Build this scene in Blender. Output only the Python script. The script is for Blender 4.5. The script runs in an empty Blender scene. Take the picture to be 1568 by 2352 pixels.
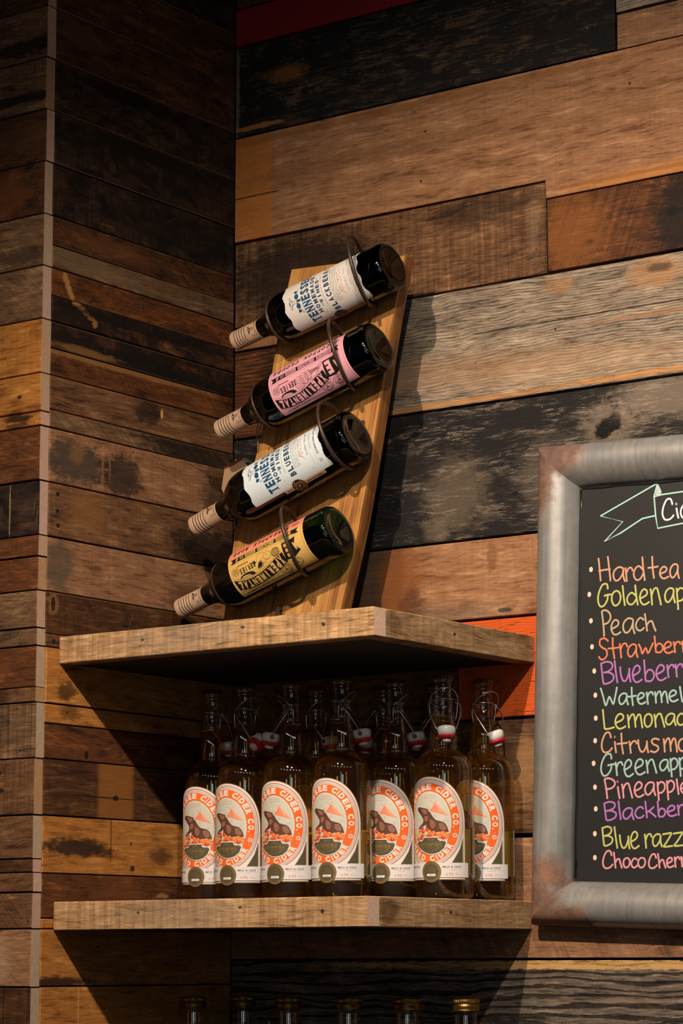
import bpy, bmesh, math, random
from mathutils import Vector, Matrix
random.seed(7)
S = bpy.context.scene
COL = S.collection
# ------------------------------------------------------------------ camera, light, exposure
CAM = Vector((2.38731, -3.03377, 1.6))
cw = Vector((-0.576191, 0.799461, 0.169902)); cr = Vector((0.811035, 0.584994, -0.002168)); cu = Vector((0.101125, -0.136547, 0.985459))
cam_d = bpy.data.cameras.new('camera'); cam = bpy.data.objects.new('camera', cam_d); COL.objects.link(cam)
m = Matrix((cr, cu, -cw)).transposed().to_4x4(); m.translation = CAM; cam.matrix_world = m
cam_d.sensor_fit = 'HORIZONTAL'; cam_d.sensor_width = 24.0; cam_d.lens = 5968.07 / 1568 * 24.0
cam_d.clip_start = 0.05; cam_d.clip_end = 50
S.camera = cam
world = bpy.data.worlds.new('world'); S.world = world; world.use_nodes = True
world.node_tree.nodes['Background'].inputs[0].default_value = (0.55, 0.62, 1.0, 1)
world.node_tree.nodes['Background'].inputs[1].default_value = 0.004
def lamp(name, kind, loc, energy, color, size=0.03, aim=None, angle=90, blend=1.0, sx=None, sy=None):
    d = bpy.data.lights.new(name, kind); d.energy = energy; d.color = color
    if kind == 'AREA':
        d.shape = 'RECTANGLE'; d.size = sx; d.size_y = sy
    else: d.shadow_soft_size = size
    if kind == 'SPOT': d.spot_size = math.radians(angle); d.spot_blend = blend
    o = bpy.data.objects.new(name, d); COL.objects.link(o); o.location = loc
    if aim is not None: o.rotation_euler = (Vector(aim) - Vector(loc)).to_track_quat('-Z', 'Y').to_euler()
    return o
WARM = (1.0, 0.80, 0.60)
lamp('track_spot', 'SPOT', (0.80, -1.70, 3.06), 41, WARM, 0.02, (0.62, -.1, 1.60), 84, 1.0)
lamp('side_spot', 'SPOT', (1.45, -1.60, 3.00), 24, (1.0, 0.87, 0.74), 0.02, (0.90, -.05, 1.85), 84, 1.0)
for i in range(7):   # string of small globe bulbs across the room
    az = math.radians(-6 + i * 13)
    lamp('string_bulb', 'POINT', (0.34 + 3.0 * math.sin(az), -0.19 - 3.0 * math.cos(az), 3.12 - .05 * i), 0.8, (1, .92, .80), 0.07)
lamp('window_light', 'AREA', (3.05, -3.55, 1.75), 1.5, (0.50, 0.78, 1.0), aim=(0.3, -0.1, 1.85), sx=0.45, sy=1.3)
lamp('warm_wall_light', 'AREA', (1.65, -4.2, 1.7), 1.0, (1.0, 0.62, 0.34), aim=(0.3, -0.1, 1.85), sx=0.35, sy=1.2)  # added warm panel, mirrored in the glass like a lit wall
vs = S.view_settings; vs.view_transform = 'Standard'; vs.look = 'None'; vs.exposure = 2.1; vs.gamma = 1.0; vs.use_curve_mapping = False
cy = S.cycles
cy.use_denoising = True; cy.max_bounces = 10; cy.transparent_max_bounces = 28; cy.diffuse_bounces = 1; cy.glossy_bounces = 3
cy.transmission_bounces = 6; cy.caustics_reflective = False; cy.caustics_refractive = False; cy.sample_clamp_indirect = 4.0
# ------------------------------------------------------------------ material helpers
def lin(h):
    h = h.lstrip('#'); v = [int(h[i:i + 2], 16) / 255 for i in (0, 2, 4)]
    return tuple(c / 12.92 if c <= .04045 else ((c + .055) / 1.055) ** 2.4 for c in v) + (1.0,)
class NT:
    def __init__(s, tree): s.t = tree
    def n(s, typ, **kw):
        nd = s.t.nodes.new(typ)
        for k, v in kw.items(): setattr(nd, k, v)
        return nd
    def set(s, sock, v):
        if isinstance(v, bpy.types.NodeSocket): s.t.links.new(v, sock)
        else: sock.default_value = v
    def math(s, op, a, b=0.0, c=None, clamp=False):
        nd = s.n('ShaderNodeMath', operation=op, use_clamp=clamp); s.set(nd.inputs[0], a); s.set(nd.inputs[1], b)
        if c is not None: s.set(nd.inputs[2], c)
        return nd.outputs[0]
    def vmath(s, op, a, b=(0, 0, 0)):
        nd = s.n('ShaderNodeVectorMath', operation=op); s.set(nd.inputs[0], a); s.set(nd.inputs[1], b); return nd.outputs[0]
    def mix(s, f, a, b, mode='MIX'):
        nd = s.n('ShaderNodeMix', data_type='RGBA', blend_type=mode)
        s.set(nd.inputs[0], f); s.set(nd.inputs[6], a); s.set(nd.inputs[7], b); return nd.outputs[2]
    def noise(s, vec, scale=1.0, detail=3.0, rough=0.55, dist=0.0):
        nd = s.n('ShaderNodeTexNoise'); s.set(nd.inputs['Vector'], vec); nd.inputs['Scale'].default_value = scale
        nd.inputs['Detail'].default_value = detail; nd.inputs['Roughness'].default_value = rough; nd.inputs['Distortion'].default_value = dist
        return nd.outputs['Fac']
    def step(s, x, lo, hi):
        nd = s.n('ShaderNodeMapRange', interpolation_type='SMOOTHSTEP'); s.set(nd.inputs[0], x); s.set(nd.inputs[1], lo); s.set(nd.inputs[2], hi); return nd.outputs[0]
    def comb(s, x, y, z):
        nd = s.n('ShaderNodeCombineXYZ'); s.set(nd.inputs[0], x); s.set(nd.inputs[1], y); s.set(nd.inputs[2], z); return nd.outputs[0]
    def sep(s, v):
        nd = s.n('ShaderNodeSeparateXYZ'); s.set(nd.inputs[0], v); return nd.outputs
def new_mat(name):
    mt = bpy.data.materials.new(name); mt.use_nodes = True
    return mt, NT(mt.node_tree), mt.node_tree.nodes['Principled BSDF']
def simple(name, col, rough=.5, metal=0.0, spec=.5, noise_amt=0.0, nscale=40, bump=0.0, coat=0.0):
    mt, N, b = new_mat(name); c = lin(col) if isinstance(col, str) else col
    b.inputs['Roughness'].default_value = rough; b.inputs['Metallic'].default_value = metal
    b.inputs['Specular IOR Level'].default_value = spec; b.inputs['Coat Weight'].default_value = coat
    tc = N.n('ShaderNodeTexCoord').outputs['Object']
    nz = N.noise(tc, nscale, 4)
    f = N.math('MULTIPLY', N.math('SUBTRACT', nz, .5), noise_amt * 2)
    N.set(b.inputs['Base Color'], N.mix(1.0, c, N.comb(N.math('ADD', 1, f), N.math('ADD', 1, f), N.math('ADD', 1, f)), 'MULTIPLY'))
    if bump:
        bp = N.n('ShaderNodeBump'); bp.inputs['Strength'].default_value = bump; bp.inputs['Distance'].default_value = .001
        N.set(bp.inputs['Height'], nz); N.set(b.inputs['Normal'], bp.outputs[0])
    return mt
# ---- the shared reclaimed-wood node group
WG = bpy.data.node_groups.new('reclaimed_wood', 'ShaderNodeTree')
_in = [('Seed', 'NodeSocketFloat', 0), ('Dark', 'NodeSocketColor', 0), ('Mid', 'NodeSocketColor', 0), ('Light', 'NodeSocketColor', 0),
       ('StainCol', 'NodeSocketColor', 0), ('Stain', 'NodeSocketFloat', .3), ('Saw', 'NodeSocketFloat', .2), ('SawShear', 'NodeSocketFloat', 0.0),
       ('Grain', 'NodeSocketFloat', .4), ('GrainScale', 'NodeSocketFloat', 1), ('Groove', 'NodeSocketFloat', 0), ('GrooveScale', 'NodeSocketFloat', 30), ('GrooveDist', 'NodeSocketFloat', 6),
       ('PaintCol', 'NodeSocketColor', 0), ('Paint', 'NodeSocketFloat', 0), ('Scratch', 'NodeSocketFloat', .3)]
for nme, typ, dv in _in:
    sk = WG.interface.new_socket(name=nme, in_out='INPUT', socket_type=typ)
    if typ == 'NodeSocketFloat': sk.default_value = dv
for nme, typ in (('Color', 'NodeSocketColor'), ('Height', 'NodeSocketFloat'), ('Mask', 'NodeSocketFloat')):
    WG.interface.new_socket(name=nme, in_out='OUTPUT', socket_type=typ)
N = NT(WG); gi = N.n('NodeGroupInput').outputs; go = N.n('NodeGroupOutput').inputs
P0 = N.n('ShaderNodeTexCoord').outputs['Object']
sd = gi['Seed']
P = N.vmath('ADD', P0, N.comb(N.math('MULTIPLY', sd, 3.713), N.math('MULTIPLY', sd, 1.37), N.math('MULTIPLY', sd, 2.191)))
wv = N.noise(N.vmath('MULTIPLY', P, (7, 7, 14)), 1, 2)
warp = N.math('MULTIPLY', N.math('SUBTRACT', wv, .5), .022)
px, py, pz = N.sep(P)
Q = N.comb(px, py, N.math('ADD', pz, warp))
gs = gi['GrainScale']
fine = N.noise(N.vmath('MULTIPLY', Q, N.comb(N.math('MULTIPLY', gs, 42), 30, N.math('MULTIPLY', gs, 620))), 1, 4, .68)
mid = N.noise(N.vmath('MULTIPLY', Q, N.comb(15, 9, N.math('MULTIPLY', gs, 170))), 1, 5, .6)
blot = N.noise(N.vmath('MULTIPLY', P, (13, 13, 34)), 1, 8, .70, .5)
blot2 = N.noise(N.vmath('MULTIPLY', P, (16, 16, 34)), 1.0, 7, .68, .8)
shx = N.math('ADD', px, N.math('MULTIPLY', pz, gi['SawShear']))
saw = N.noise(N.comb(N.math('MULTIPLY', shx, 170), 0, N.math('MULTIPLY', pz, 7)), 1, 3, .6)
v = N.math('ADD', N.math('ADD', N.math('MULTIPLY', blot, .46), N.math('MULTIPLY', mid, .34)), N.math('MULTIPLY', fine, .2))
v = N.math('ADD', N.math('MULTIPLY', N.math('SUBTRACT', v, .5), 4.2), .5, clamp=True)
c = N.mix(N.step(v, 0.0, .5), gi['Dark'], gi['Mid']); c = N.mix(N.step(v, .5, 1.0), c, gi['Light'])
def scale_col(c, f): return N.mix(1.0, c, N.comb(f, f, f), 'MULTIPLY')
c = scale_col(c, N.math('ADD', 1.0, N.math('MULTIPLY', N.math('SUBTRACT', saw, .5), N.math('MULTIPLY', gi['Saw'], 3.2))))
pore = N.step(fine, .47, .36)
c = scale_col(c, N.math('SUBTRACT', 1.0, N.math('MULTIPLY', pore, gi['Grain'])))
lite = N.step(fine, .55, .68)
c = scale_col(c, N.math('ADD', 1.0, N.math('MULTIPLY', lite, N.math('MULTIPLY', gi['Grain'], .7))))
# dark stain
st = N.math('ADD', N.math('MULTIPLY', blot2, .62), N.math('ADD', N.math('MULTIPLY', saw, .16), N.math('MULTIPLY', mid, .22)))
thr = N.math('SUBTRACT', .74, N.math('MULTIPLY', gi['Stain'], .46))
sm = N.step(st, N.math('SUBTRACT', thr, .06), N.math('ADD', thr, .06))
c = N.mix(N.math('MULTIPLY', sm, .88), c, gi['StainCol'])
# grooves (weathered, raised grain)
wt = N.n('ShaderNodeTexWave', wave_type='BANDS', bands_direction='Z')
N.set(wt.inputs['Vector'], N.vmath('MULTIPLY', Q, (.07, .07, 1))); N.set(wt.inputs['Scale'], gi['GrooveScale']); N.set(wt.inputs['Distortion'], gi['GrooveDist'])
wt.inputs['Detail'].default_value = 3.0; wt.inputs['Detail Scale'].default_value = 1.2
grv = N.math('MULTIPLY', N.step(N.math('ADD', wt.outputs['Fac'], N.math('MULTIPLY', N.math('SUBTRACT', fine, .5), 1.1)), .34, .08), gi['Groove'])
c = scale_col(c, N.math('SUBTRACT', 1.0, N.math('MULTIPLY', grv, .85)))
# flaking paint
pn = N.math('ADD', N.math('ADD', N.math('MULTIPLY', fine, .50), N.math('MULTIPLY', mid, .30)), N.math('MULTIPLY', blot2, .20))
pt = N.math('ADD', .5, N.math('MULTIPLY', N.math('SUBTRACT', .5, gi['Paint']), .36))
pm = N.math('MULTIPLY', N.step(pn, N.math('SUBTRACT', pt, .018), N.math('ADD', pt, .018)), N.step(gi['Paint'], 0.0, .02))
pc = N.mix(N.math('MULTIPLY', mid, .6), gi['PaintCol'], N.mix(.5, gi['PaintCol'], (0.01, .008, .008, 1)))
c = N.mix(pm, c, pc)
# scratches and specks
vr = N.n('ShaderNodeVectorRotate', rotation_type='Y_AXIS'); N.set(vr.inputs['Vector'], P); N.set(vr.inputs['Angle'], N.math('ADD', .5, sd))
scn = N.noise(N.vmath('MULTIPLY', vr.outputs[0], (420, 20, 14)), 1, 2, .5)
scr = N.math('MULTIPLY', N.step(scn, .70, .76), N.math('MULTIPLY', gi['Scratch'], .55))
c = N.mix(scr, c, (.42, .27, .15, 1))
spk = N.step(N.noise(P, 260, 1, .4), .775, .81)
c = N.mix(N.math('MULTIPLY', spk, .35), c, (.5, .38, .26, 1))
vo = N.n('ShaderNodeTexVoronoi'); N.set(vo.inputs['Vector'], P); vo.inputs['Scale'].default_value = 16
nail = N.step(N.math('ADD', vo.outputs['Distance'], N.math('MULTIPLY', N.noise(P, 330, 3), .09)), .088, .066)
c = N.mix(N.math('MULTIPLY', nail, .9), c, (.012, .009, .007, 1))
h = N.math('ADD', N.math('MULTIPLY', fine, .5), N.math('MULTIPLY', mid, .35))
h = N.math('SUBTRACT', h, N.math('MULTIPLY', grv, 1.3)); h = N.math('ADD', h, N.math('MULTIPLY', pm, .25)); h = N.math('SUBTRACT', h, nail)
h = N.math('ADD', h, N.math('MULTIPLY', saw, N.math('MULTIPLY', gi['Saw'], .6)))
N.set(go['Color'], c); N.set(go['Height'], h); N.set(go['Mask'], pm)
# palettes: Dark, Mid, Light, stain colour, plus options
PAL = {
 'tan':   ('#6a452b', '#936848', '#b08560', '#2a1a10', dict(Stain=.12, Saw=.05, Grain=.25)),
 'tan2':  ('#5a3d28', '#876044', '#a37a58', '#26170e', dict(Stain=.22, Saw=.22, Grain=.3)),
 'brown': ('#3a2416', '#65452c', '#856142', '#160e0a', dict(Stain=.3, Saw=.3, Grain=.4)),
 'dark':  ('#20120a', '#462a17', '#694527', '#0c0808', dict(Stain=.4, Saw=.35, Grain=.4)),
 'vdark': ('#1a110c', '#33231a', '#4d3626', '#090707', dict(Stain=.5, Saw=.6, Grain=.25)),
 'black': ('#2b2119', '#4a3a2c', '#86705a', '#0a0909', dict(Stain=.5, Saw=.15, Grain=.4, PaintCol=lin('#100f10'), Paint=.52, Scratch=0.)),
 'gray':  ('#5a4c40', '#8c7c6a', '#a9977f', '#33261c', dict(Stain=.12, Saw=.05, Grain=.55, Groove=.5, GrooveScale=80., GrooveDist=6., Scratch=.1)),
 'wblack':('#3c332b', '#7d7064', '#a59888', '#141110', dict(Stain=.42, Saw=.1, Grain=.75, PaintCol=lin('#1a1716'), Paint=.60, Scratch=0.)),
 'red':   ('#3c1010', '#5c1414', '#7a1c1a', '#1a0808', dict(Stain=.15, Saw=.05, Grain=.5, PaintCol=lin('#7e1119'), Paint=.85)),
 'redor': ('#7a2e12', '#c2521c', '#da6626', '#2a0e08', dict(Stain=.05, Saw=.05, Grain=.7, Groove=.5, GrooveScale=80., GrooveDist=3., PaintCol=lin('#d65a1e'), Paint=.72)),
 'honey': ('#6b3f1a', '#a36a30', '#c58a48', '#1c110a', dict(Stain=.16, Saw=.1, Grain=.2)),
 'redbr': ('#2e180c', '#573218', '#7c4a26', '#140a06', dict(Stain=.25, Saw=.25, Grain=.3)),
 'grayb': ('#3a2a1d', '#644a33', '#866748', '#1a130e', dict(Stain=.22, Saw=.35, Grain=.35)),
 'char':  ('#352b24', '#62564b', '#8c7c6a', '#0e0b0a', dict(Stain=.25, Saw=.15, Grain=.6, Groove=.9, GrooveScale=24., GrooveDist=11., Scratch=0., PaintCol=lin('#b98a55'), Paint=.2)),
 'shelf': ('#6e5236', '#a5815a', '#c6a27a', '#2c2018', dict(Stain=.2, Saw=.4, Grain=.3, Scratch=.5)),
}
_seed = [0.0]
def wood(pal, patches=(), bump=.6, axis='x', rough=.72, **kw):
    _seed[0] += 1.37
    d, md, l, s, opt = PAL[pal]
    mt, N, b = new_mat('wood_' + pal)
    g = N.n('ShaderNodeGroup'); g.node_tree = WG
    o = dict(opt); o.update(kw)
    g.inputs['Seed'].default_value = o.pop('Seed', _seed[0])
    g.inputs['Dark'].default_value = lin(d); g.inputs['Mid'].default_value = lin(md); g.inputs['Light'].default_value = lin(l); g.inputs['StainCol'].default_value = lin(s)
    for k, v_ in o.items(): g.inputs[k].default_value = v_
    c = g.outputs['Color']
    if patches:
        tc = N.n('ShaderNodeTexCoord').outputs['Object']; x, y, z = N.sep(tc)
        nz = N.math('SUBTRACT', N.noise(N.vmath('MULTIPLY', tc, (45, 45, 80)), 1, 7, .72), .5)
        ns = N.math('SUBTRACT', N.noise(N.vmath('MULTIPLY', tc, (60, 60, 700)), 1, 3, .6), .5)
        for (cx, cz, hx, hz, soft, colr, amt) in patches:
            dx = N.math('DIVIDE', N.math('SUBTRACT', x, cx), hx); dz = N.math('DIVIDE', N.math('SUBTRACT', z, cz), hz)
            if soft < 0:   # boxy band with crisp, slightly rough borders
                dd = N.math('MAXIMUM', N.math('ABSOLUTE', dx), N.math('ABSOLUTE', dz)); sf = -soft
                dd = N.math('ADD', dd, N.math('MULTIPLY', nz, .25))
            else:
                dd = N.math('SQRT', N.math('ADD', N.math('MULTIPLY', dx, dx), N.math('MULTIPLY', dz, dz))); sf = soft
                dd = N.math('ADD', dd, N.math('ADD', N.math('MULTIPLY', nz, 2.2), N.math('MULTIPLY', ns, 1.1)))
            mk = N.step(dd, 1 + sf / 2, 1 - sf / 2)
            c = N.mix(N.math('MULTIPLY', mk, amt), c, lin(colr))
    N.set(b.inputs['Base Color'], c); b.inputs['Roughness'].default_value = rough; b.inputs['Specular IOR Level'].default_value = .25
    bp = N.n('ShaderNodeBump'); bp.inputs['Strength'].default_value = bump; bp.inputs['Distance'].default_value = .0012
    N.set(bp.inputs['Height'], g.outputs['Height']); N.set(b.inputs['Normal'], bp.outputs[0])
    return mt
def glass(name, tint, rough=.02, ior=1.5, milk=0.0, milk_col=None, milk_edge=0.0):
    """thin clear glass: fresnel reflection over coloured see-through"""
    mt = bpy.data.materials.new(name); mt.use_nodes = True; N = NT(mt.node_tree); nt = mt.node_tree
    nt.nodes.remove(nt.nodes['Principled BSDF']); out = nt.nodes['Material Output']
    tr = N.n('ShaderNodeBsdfTransparent'); tr.inputs[0].default_value = lin(tint) if isinstance(tint, str) else tint
    gl = N.n('ShaderNodeBsdfGlossy'); gl.inputs['Roughness'].default_value = rough
    lw = N.n('ShaderNodeLayerWeight'); lw.inputs['Blend'].default_value = .5; r0 = ((ior - 1) / (ior + 1)) ** 2
    frf = N.math('ADD', r0, N.math('MULTIPLY', 1 - r0, N.math('POWER', lw.outputs['Facing'], 5.0)))
    body = tr.outputs[0]
    if milk:
        df = N.n('ShaderNodeBsdfTranslucent'); df.inputs[0].default_value = lin(milk_col)
        d2 = N.n('ShaderNodeBsdfDiffuse'); d2.inputs[0].default_value = lin(milk_col)
        a0 = N.n('ShaderNodeMixShader'); a0.inputs[0].default_value = .6; N.set(a0.inputs[1], d2.outputs[0]); N.set(a0.inputs[2], df.outputs[0])
        a = N.n('ShaderNodeMixShader'); lw2 = N.n('ShaderNodeLayerWeight'); lw2.inputs['Blend'].default_value = .5; N.set(a.inputs[0], N.math('ADD', milk, N.math('MULTIPLY', milk_edge, N.math('POWER', lw2.outputs['Facing'], 4.0)))); N.set(a.inputs[1], body); N.set(a.inputs[2], a0.outputs[0]); body = a.outputs[0]
    mx = N.n('ShaderNodeMixShader'); N.set(mx.inputs[0], N.math('MINIMUM', frf, .6)); N.set(mx.inputs[1], body); N.set(mx.inputs[2], gl.outputs[0])
    N.set(out.inputs['Surface'], mx.outputs[0]); return mt
# ------------------------------------------------------------------ object helpers
def link(name, data, mat=None, parent=None, loc=None, rot=None):
    o = bpy.data.objects.new(name, data); COL.objects.link(o)
    if mat is not None and data is not None and not data.materials: data.materials.append(mat)
    if parent: o.parent = parent
    if loc: o.location = loc
    if rot: o.rotation_euler = rot
    return o
def bm_obj(name, bm, mat=None, parent=None, loc=None, rot=None, smooth=False):
    bmesh.ops.recalc_face_normals(bm, faces=bm.faces[:]) if not getattr(bm, '_keep', False) else None
    me = bpy.data.meshes.new(name); bm.to_mesh(me); bm.free()
    if smooth:
        for p in me.polygons: p.use_smooth = True
    return link(name, me, mat, parent, loc, rot)
def thing(name, label, cat, loc=(0, 0, 0), rot=(0, 0, 0), group=None):
    o = bpy.data.objects.new(name, None); COL.objects.link(o); o.location = loc; o.rotation_euler = rot; o.empty_display_size = .05
    o['label'] = label; o['category'] = cat
    if group: o['group'] = group
    return o
def add_box(bm, x0, x1, y0, y1, z0, z1, bev=0.0):
    r = bmesh.ops.create_cube(bm, size=1.0); vs_ = r['verts']
    bmesh.ops.scale(bm, vec=(x1 - x0, y1 - y0, z1 - z0), verts=vs_); bmesh.ops.translate(bm, vec=((x0 + x1) / 2, (y0 + y1) / 2, (z0 + z1) / 2), verts=vs_)
    if bev:
        es = list({e for v_ in vs_ for e in v_.link_edges})
        bmesh.ops.bevel(bm, geom=es, offset=bev, segments=1, affect='EDGES')
def lathe(profile, seg=48, caps=True):
    bm = bmesh.new(); rings = []
    for r, z in profile:
        if r < 1e-6: rings.append([bm.verts.new((0, 0, z))])
        else: rings.append([bm.verts.new((r * math.cos(2 * math.pi * i / seg), r * math.sin(2 * math.pi * i / seg), z)) for i in range(seg)])
    for a, b in zip(rings, rings[1:]):
        for i in range(seg):
            j = (i + 1) % seg
            if len(a) == 1 and len(b) == 1: continue
            if len(a) == 1: bm.faces.new((a[0], b[i], b[j]))
            elif len(b) == 1: bm.faces.new((a[i], a[j], b[0]))
            else: bm.faces.new((a[i], a[j], b[j], b[i]))
    return bm
def smooth_profile(pts, n=4):
    out = []
    P = [pts[0]] + list(pts) + [pts[-1]]
    for i in range(1, len(P) - 2):
        p0, p1, p2, p3 = P[i - 1], P[i], P[i + 1], P[i + 2]
        for k in range(n):
            t = k / n
            out.append(tuple(.5 * ((2 * p1[j]) + (-p0[j] + p2[j]) * t + (2 * p0[j] - 5 * p1[j] + 4 * p2[j] - p3[j]) * t * t + (-p0[j] + 3 * p1[j] - 3 * p2[j] + p3[j]) * t ** 3) for j in range(len(p1))))
    out.append(tuple(pts[-1])); return out
def add_tube(bm, pts, r, seg=8, closed=False, flat=None):
    pts = [Vector(p) for p in pts]; n = len(pts); rings = []; up = Vector((0, 0, 1)); prev = None
    for i, p in enumerate(pts):
        a = pts[(i - 1) % n] if (closed or i > 0) else p; b = pts[(i + 1) % n] if (closed or i < n - 1) else p
        t = (b - a).normalized()
        if flat is not None: u = Vector(flat); v_ = t.cross(u).normalized()
        else:
            if prev is None: u = t.orthogonal().normalized()
            else:
                u = (prev - t * prev.dot(t)); u = u.normalized() if u.length > 1e-6 else t.orthogonal().normalized()
            prev = u; v_ = t.cross(u).normalized()
        rr = r(i / (n - 1)) if callable(r) else r
        ru = rr * .25 if flat is not None else rr
        rings.append([bm.verts.new(p + u * ru * math.cos(2 * math.pi * k / seg) + v_ * rr * math.sin(2 * math.pi * k / seg)) for k in range(seg)])
    m_ = n if closed else n - 1
    for i in range(m_):
        A, B = rings[i], rings[(i + 1) % n]
        for k in range(seg): bm.faces.new((A[k], A[(k + 1) % seg], B[(k + 1) % seg], B[k]))
    if not closed: bm.faces.new(rings[0]); bm.faces.new(rings[-1][::-1])
def dup(root, loc=None, rot=None, label=None):
    r = root.copy(); COL.objects.link(r)
    if loc is not None: r.location = loc
    if rot is not None: r.rotation_euler = rot
    if label: r['label'] = label
    for ch in list(root.children):
        c_ = ch.copy(); COL.objects.link(c_); c_.parent = r
        for g in ch.children:
            d = g.copy(); COL.objects.link(d); d.parent = c_
    return r
# ------------------------------------------------------------------ walls
GAP_DARK = simple('wall_core', '#15110e', .9)
def wall_core(name, x0, x1, y0, y1, z0, z1):
    bm = bmesh.new(); add_box(bm, x0, x1, y0, y1, z0, z1)
    o = bm_obj(name, bm, GAP_DARK); o['kind'] = 'structure'; return o
wall_left = wall_core('wall_left', -.30, -.019, -.408, .05, .0, 3.40)
wall_right = wall_core('wall_right', -.019, 2.2, .019, .12, .0, 3.40)
wall_outer = wall_core('wall_outer', -1.3, -.0201, -.411, -.30, .0, 3.40)
WORN = simple('worn_edge', '#7a5632', .85, noise_amt=.5, nscale=220)
def plank(wall, poly, mat, turned=False, proud=0.0, thick=.0185, face=0.0, end_mat=None, worn=False):
    """extruded board outline poly=[(x,z)..]; front face towards local -y"""
    bm = bmesh.new()
    jit = .0005
    pts = [(x + random.uniform(-jit, jit), z + random.uniform(-jit, jit)) for x, z in poly]
    yf, yb = face - proud, face + thick
    f = [bm.verts.new((x, yf, z)) for x, z in pts]; b = [bm.verts.new((x, yb, z)) for x, z in pts]
    n = len(pts); ff = bm.faces.new(f); bm.faces.new(b[::-1]); sides = [bm.faces.new((f[i], b[i], b[(i + 1) % n], f[(i + 1) % n])) for i in range(n)]
    bmesh.ops.recalc_face_normals(bm, faces=bm.faces[:])
    bmesh.ops.bevel(bm, geom=list(ff.edges), offset=.0008, segments=1, affect='EDGES')
    me = bpy.data.meshes.new('plank'); bm.to_mesh(me); bm.free()
    me.materials.append(mat)
    if worn:
        me.materials.append(WORN)
        for q in me.polygons:
            if -.95 < q.normal.y < -.2 and abs(q.normal.z) > .2: q.material_index = 1
    if end_mat:
        me.materials.append(end_mat)
        for p in me.polygons:
            if p.normal.x > .9: p.material_index = 1
    o = bpy.data.objects.new('plank', me); COL.objects.link(o); o.parent = wall
    if turned: o.rotation_euler = (0, 0, math.pi / 2)
    return o
def rect(x0, x1, z0, z1, g=.0009): return [(x0 + g, z0 + g), (x1 - g, z0 + g), (x1 - g, z1 - g), (x0 + g, z1 - g)]
ZR = [3.017, 2.935, 2.8591, 2.7832, 2.7067, 2.6306, 2.5556, 2.4792, 2.4024, 2.3273, 2.2511, 2.1750, 2.0988, 2.0221, 1.9450, 1.8697, 1.7935, 1.7164, 1.6416, 1.5654, 1.4890, 1.4127, 1.3364, 1.2600, 1.1840, 1.1077]
YE = -.412; BLK = '#0c0a09'
def A(z1, z0, pal, patches=(), y0=YE, y1=-.0005, **kw):
    plank(wall_left, rect(y0, y1, z0, z1), wood(pal, patches, **kw), turned=True, proud=random.uniform(-.0004, .0012), worn=random.random() < .4)
# left wall of the nook, row by row from the top
A(3.093, 3.017, 'vdark'); A(3.17, 3.093, 'dark'); A(3.40, 3.17, 'vdark')
A(ZR[0], ZR[1], 'dark', Stain=.3)
A(ZR[1], ZR[2], 'dark', [(-.35, 2.91, .05, .02, .6, '#5d3f28', .5)], Stain=.35)
A(ZR[2], ZR[3], 'vdark', [(-.25, 2.845, .12, .012, .8, BLK, .9)], Saw=.9)
A(ZR[3], ZR[4], 'vdark', [(-.2, 2.77, .16, .014, .8, BLK, .9)], Saw=1.1)
A(ZR[4], ZR[5], 'vdark', [(-.12, 2.67, .12, .03, .9, BLK, .7)], Saw=1.1)
A(ZR[5], 2.589, 'dark', [(-.28, 2.61, .1, .012, 1., '#6d4226', .5)], Stain=.25, SawShear=1.2, Saw=.5)
A(2.589, ZR[6], 'grayb', [(-.34, 2.575, .09, .016, 1., '#75604a', .5)], Stain=.12, Saw=.1)
A(ZR[6], 2.516, 'redbr', [(-.3843, 2.5480, .0050, .0080, .6, '#a87c44', .8), (-.3794, 2.5390, .0048, .0080, .6, '#a87c44', .8), (-.3746, 2.5295, .0048, .0080, .6, '#a87c44', .8), (-.3700, 2.5220, .0055, .0070, .6, '#a87c44', .8)], Stain=.35, SawShear=-1.0, Saw=.4)
A(2.516, ZR[7], 'dark', [(-.3610, 2.5145, .0090, .0050, .6, '#a87c44', .8), (-.3500, 2.5085, .0080, .0040, .6, '#96693a', .8), (-.3400, 2.5030, .0080, .0035, .6, '#96693a', .8), (-.3300, 2.4985, .0080, .0035, .6, '#96693a', .8), (-.3215, 2.4920, .0050, .0060, .6, '#96693a', .8), (-.2, 2.505, .2, .008, .8, BLK, .8)], Stain=.6)
A(ZR[7], 2.441, 'dark', [(-.2, 2.452, .16, .014, .9, BLK, .9), (-.34, 2.447, .07, .006, .8, '#8a6136', .6)], Stain=.6)
A(2.441, ZR[8], 'redbr', [(-.26, 2.437, .2, .0045, .7, '#8a6136', .75)], Stain=.25, SawShear=.9, Saw=.5)
A(ZR[8], 2.353, 'brown', [(-.2, 2.385, .03, .02, .7, '#1d130c', .8), (-.17, 2.387, .003, .008, .4, '#c79a58', .9)], Stain=.25, Saw=.15)
A(2.353, ZR[9], 'grayb', [(-.10, 2.34, .1, .03, .8, BLK, .85)], SawShear=1.4, Saw=.7)
A(ZR[9], ZR[10], 'tan2', [(-.36, 2.285, .07, .028, .7, '#33302b', .85), (-.26, 2.28, .045, .03, .6, '#1e1a17', .85), (-.355, 2.297, .014, .014, .9, '#7a5830', .6), (-.30, 2.275, .003, .03, .5, '#8a6236', .5), (-.285, 2.29, .002, .02, .5, '#8a6236', .5), (-.04, 2.27, .03, .05, .8, '#1b120d', .7)], Stain=.1)
A(ZR[10], ZR[11], 'brown', [(-.33, 2.215, .04, .03, .7, '#7d5530', .6), (-.06, 2.20, .09, .03, .8, '#17110e', .85), (-.393, 2.212, .004, .003, .3, BLK, .95), (-.393, 2.236, .004, .003, .3, BLK, .95), (-.392, 2.192, .004, .003, .3, BLK, .95)], Stain=.15, Saw=.2)
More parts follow.
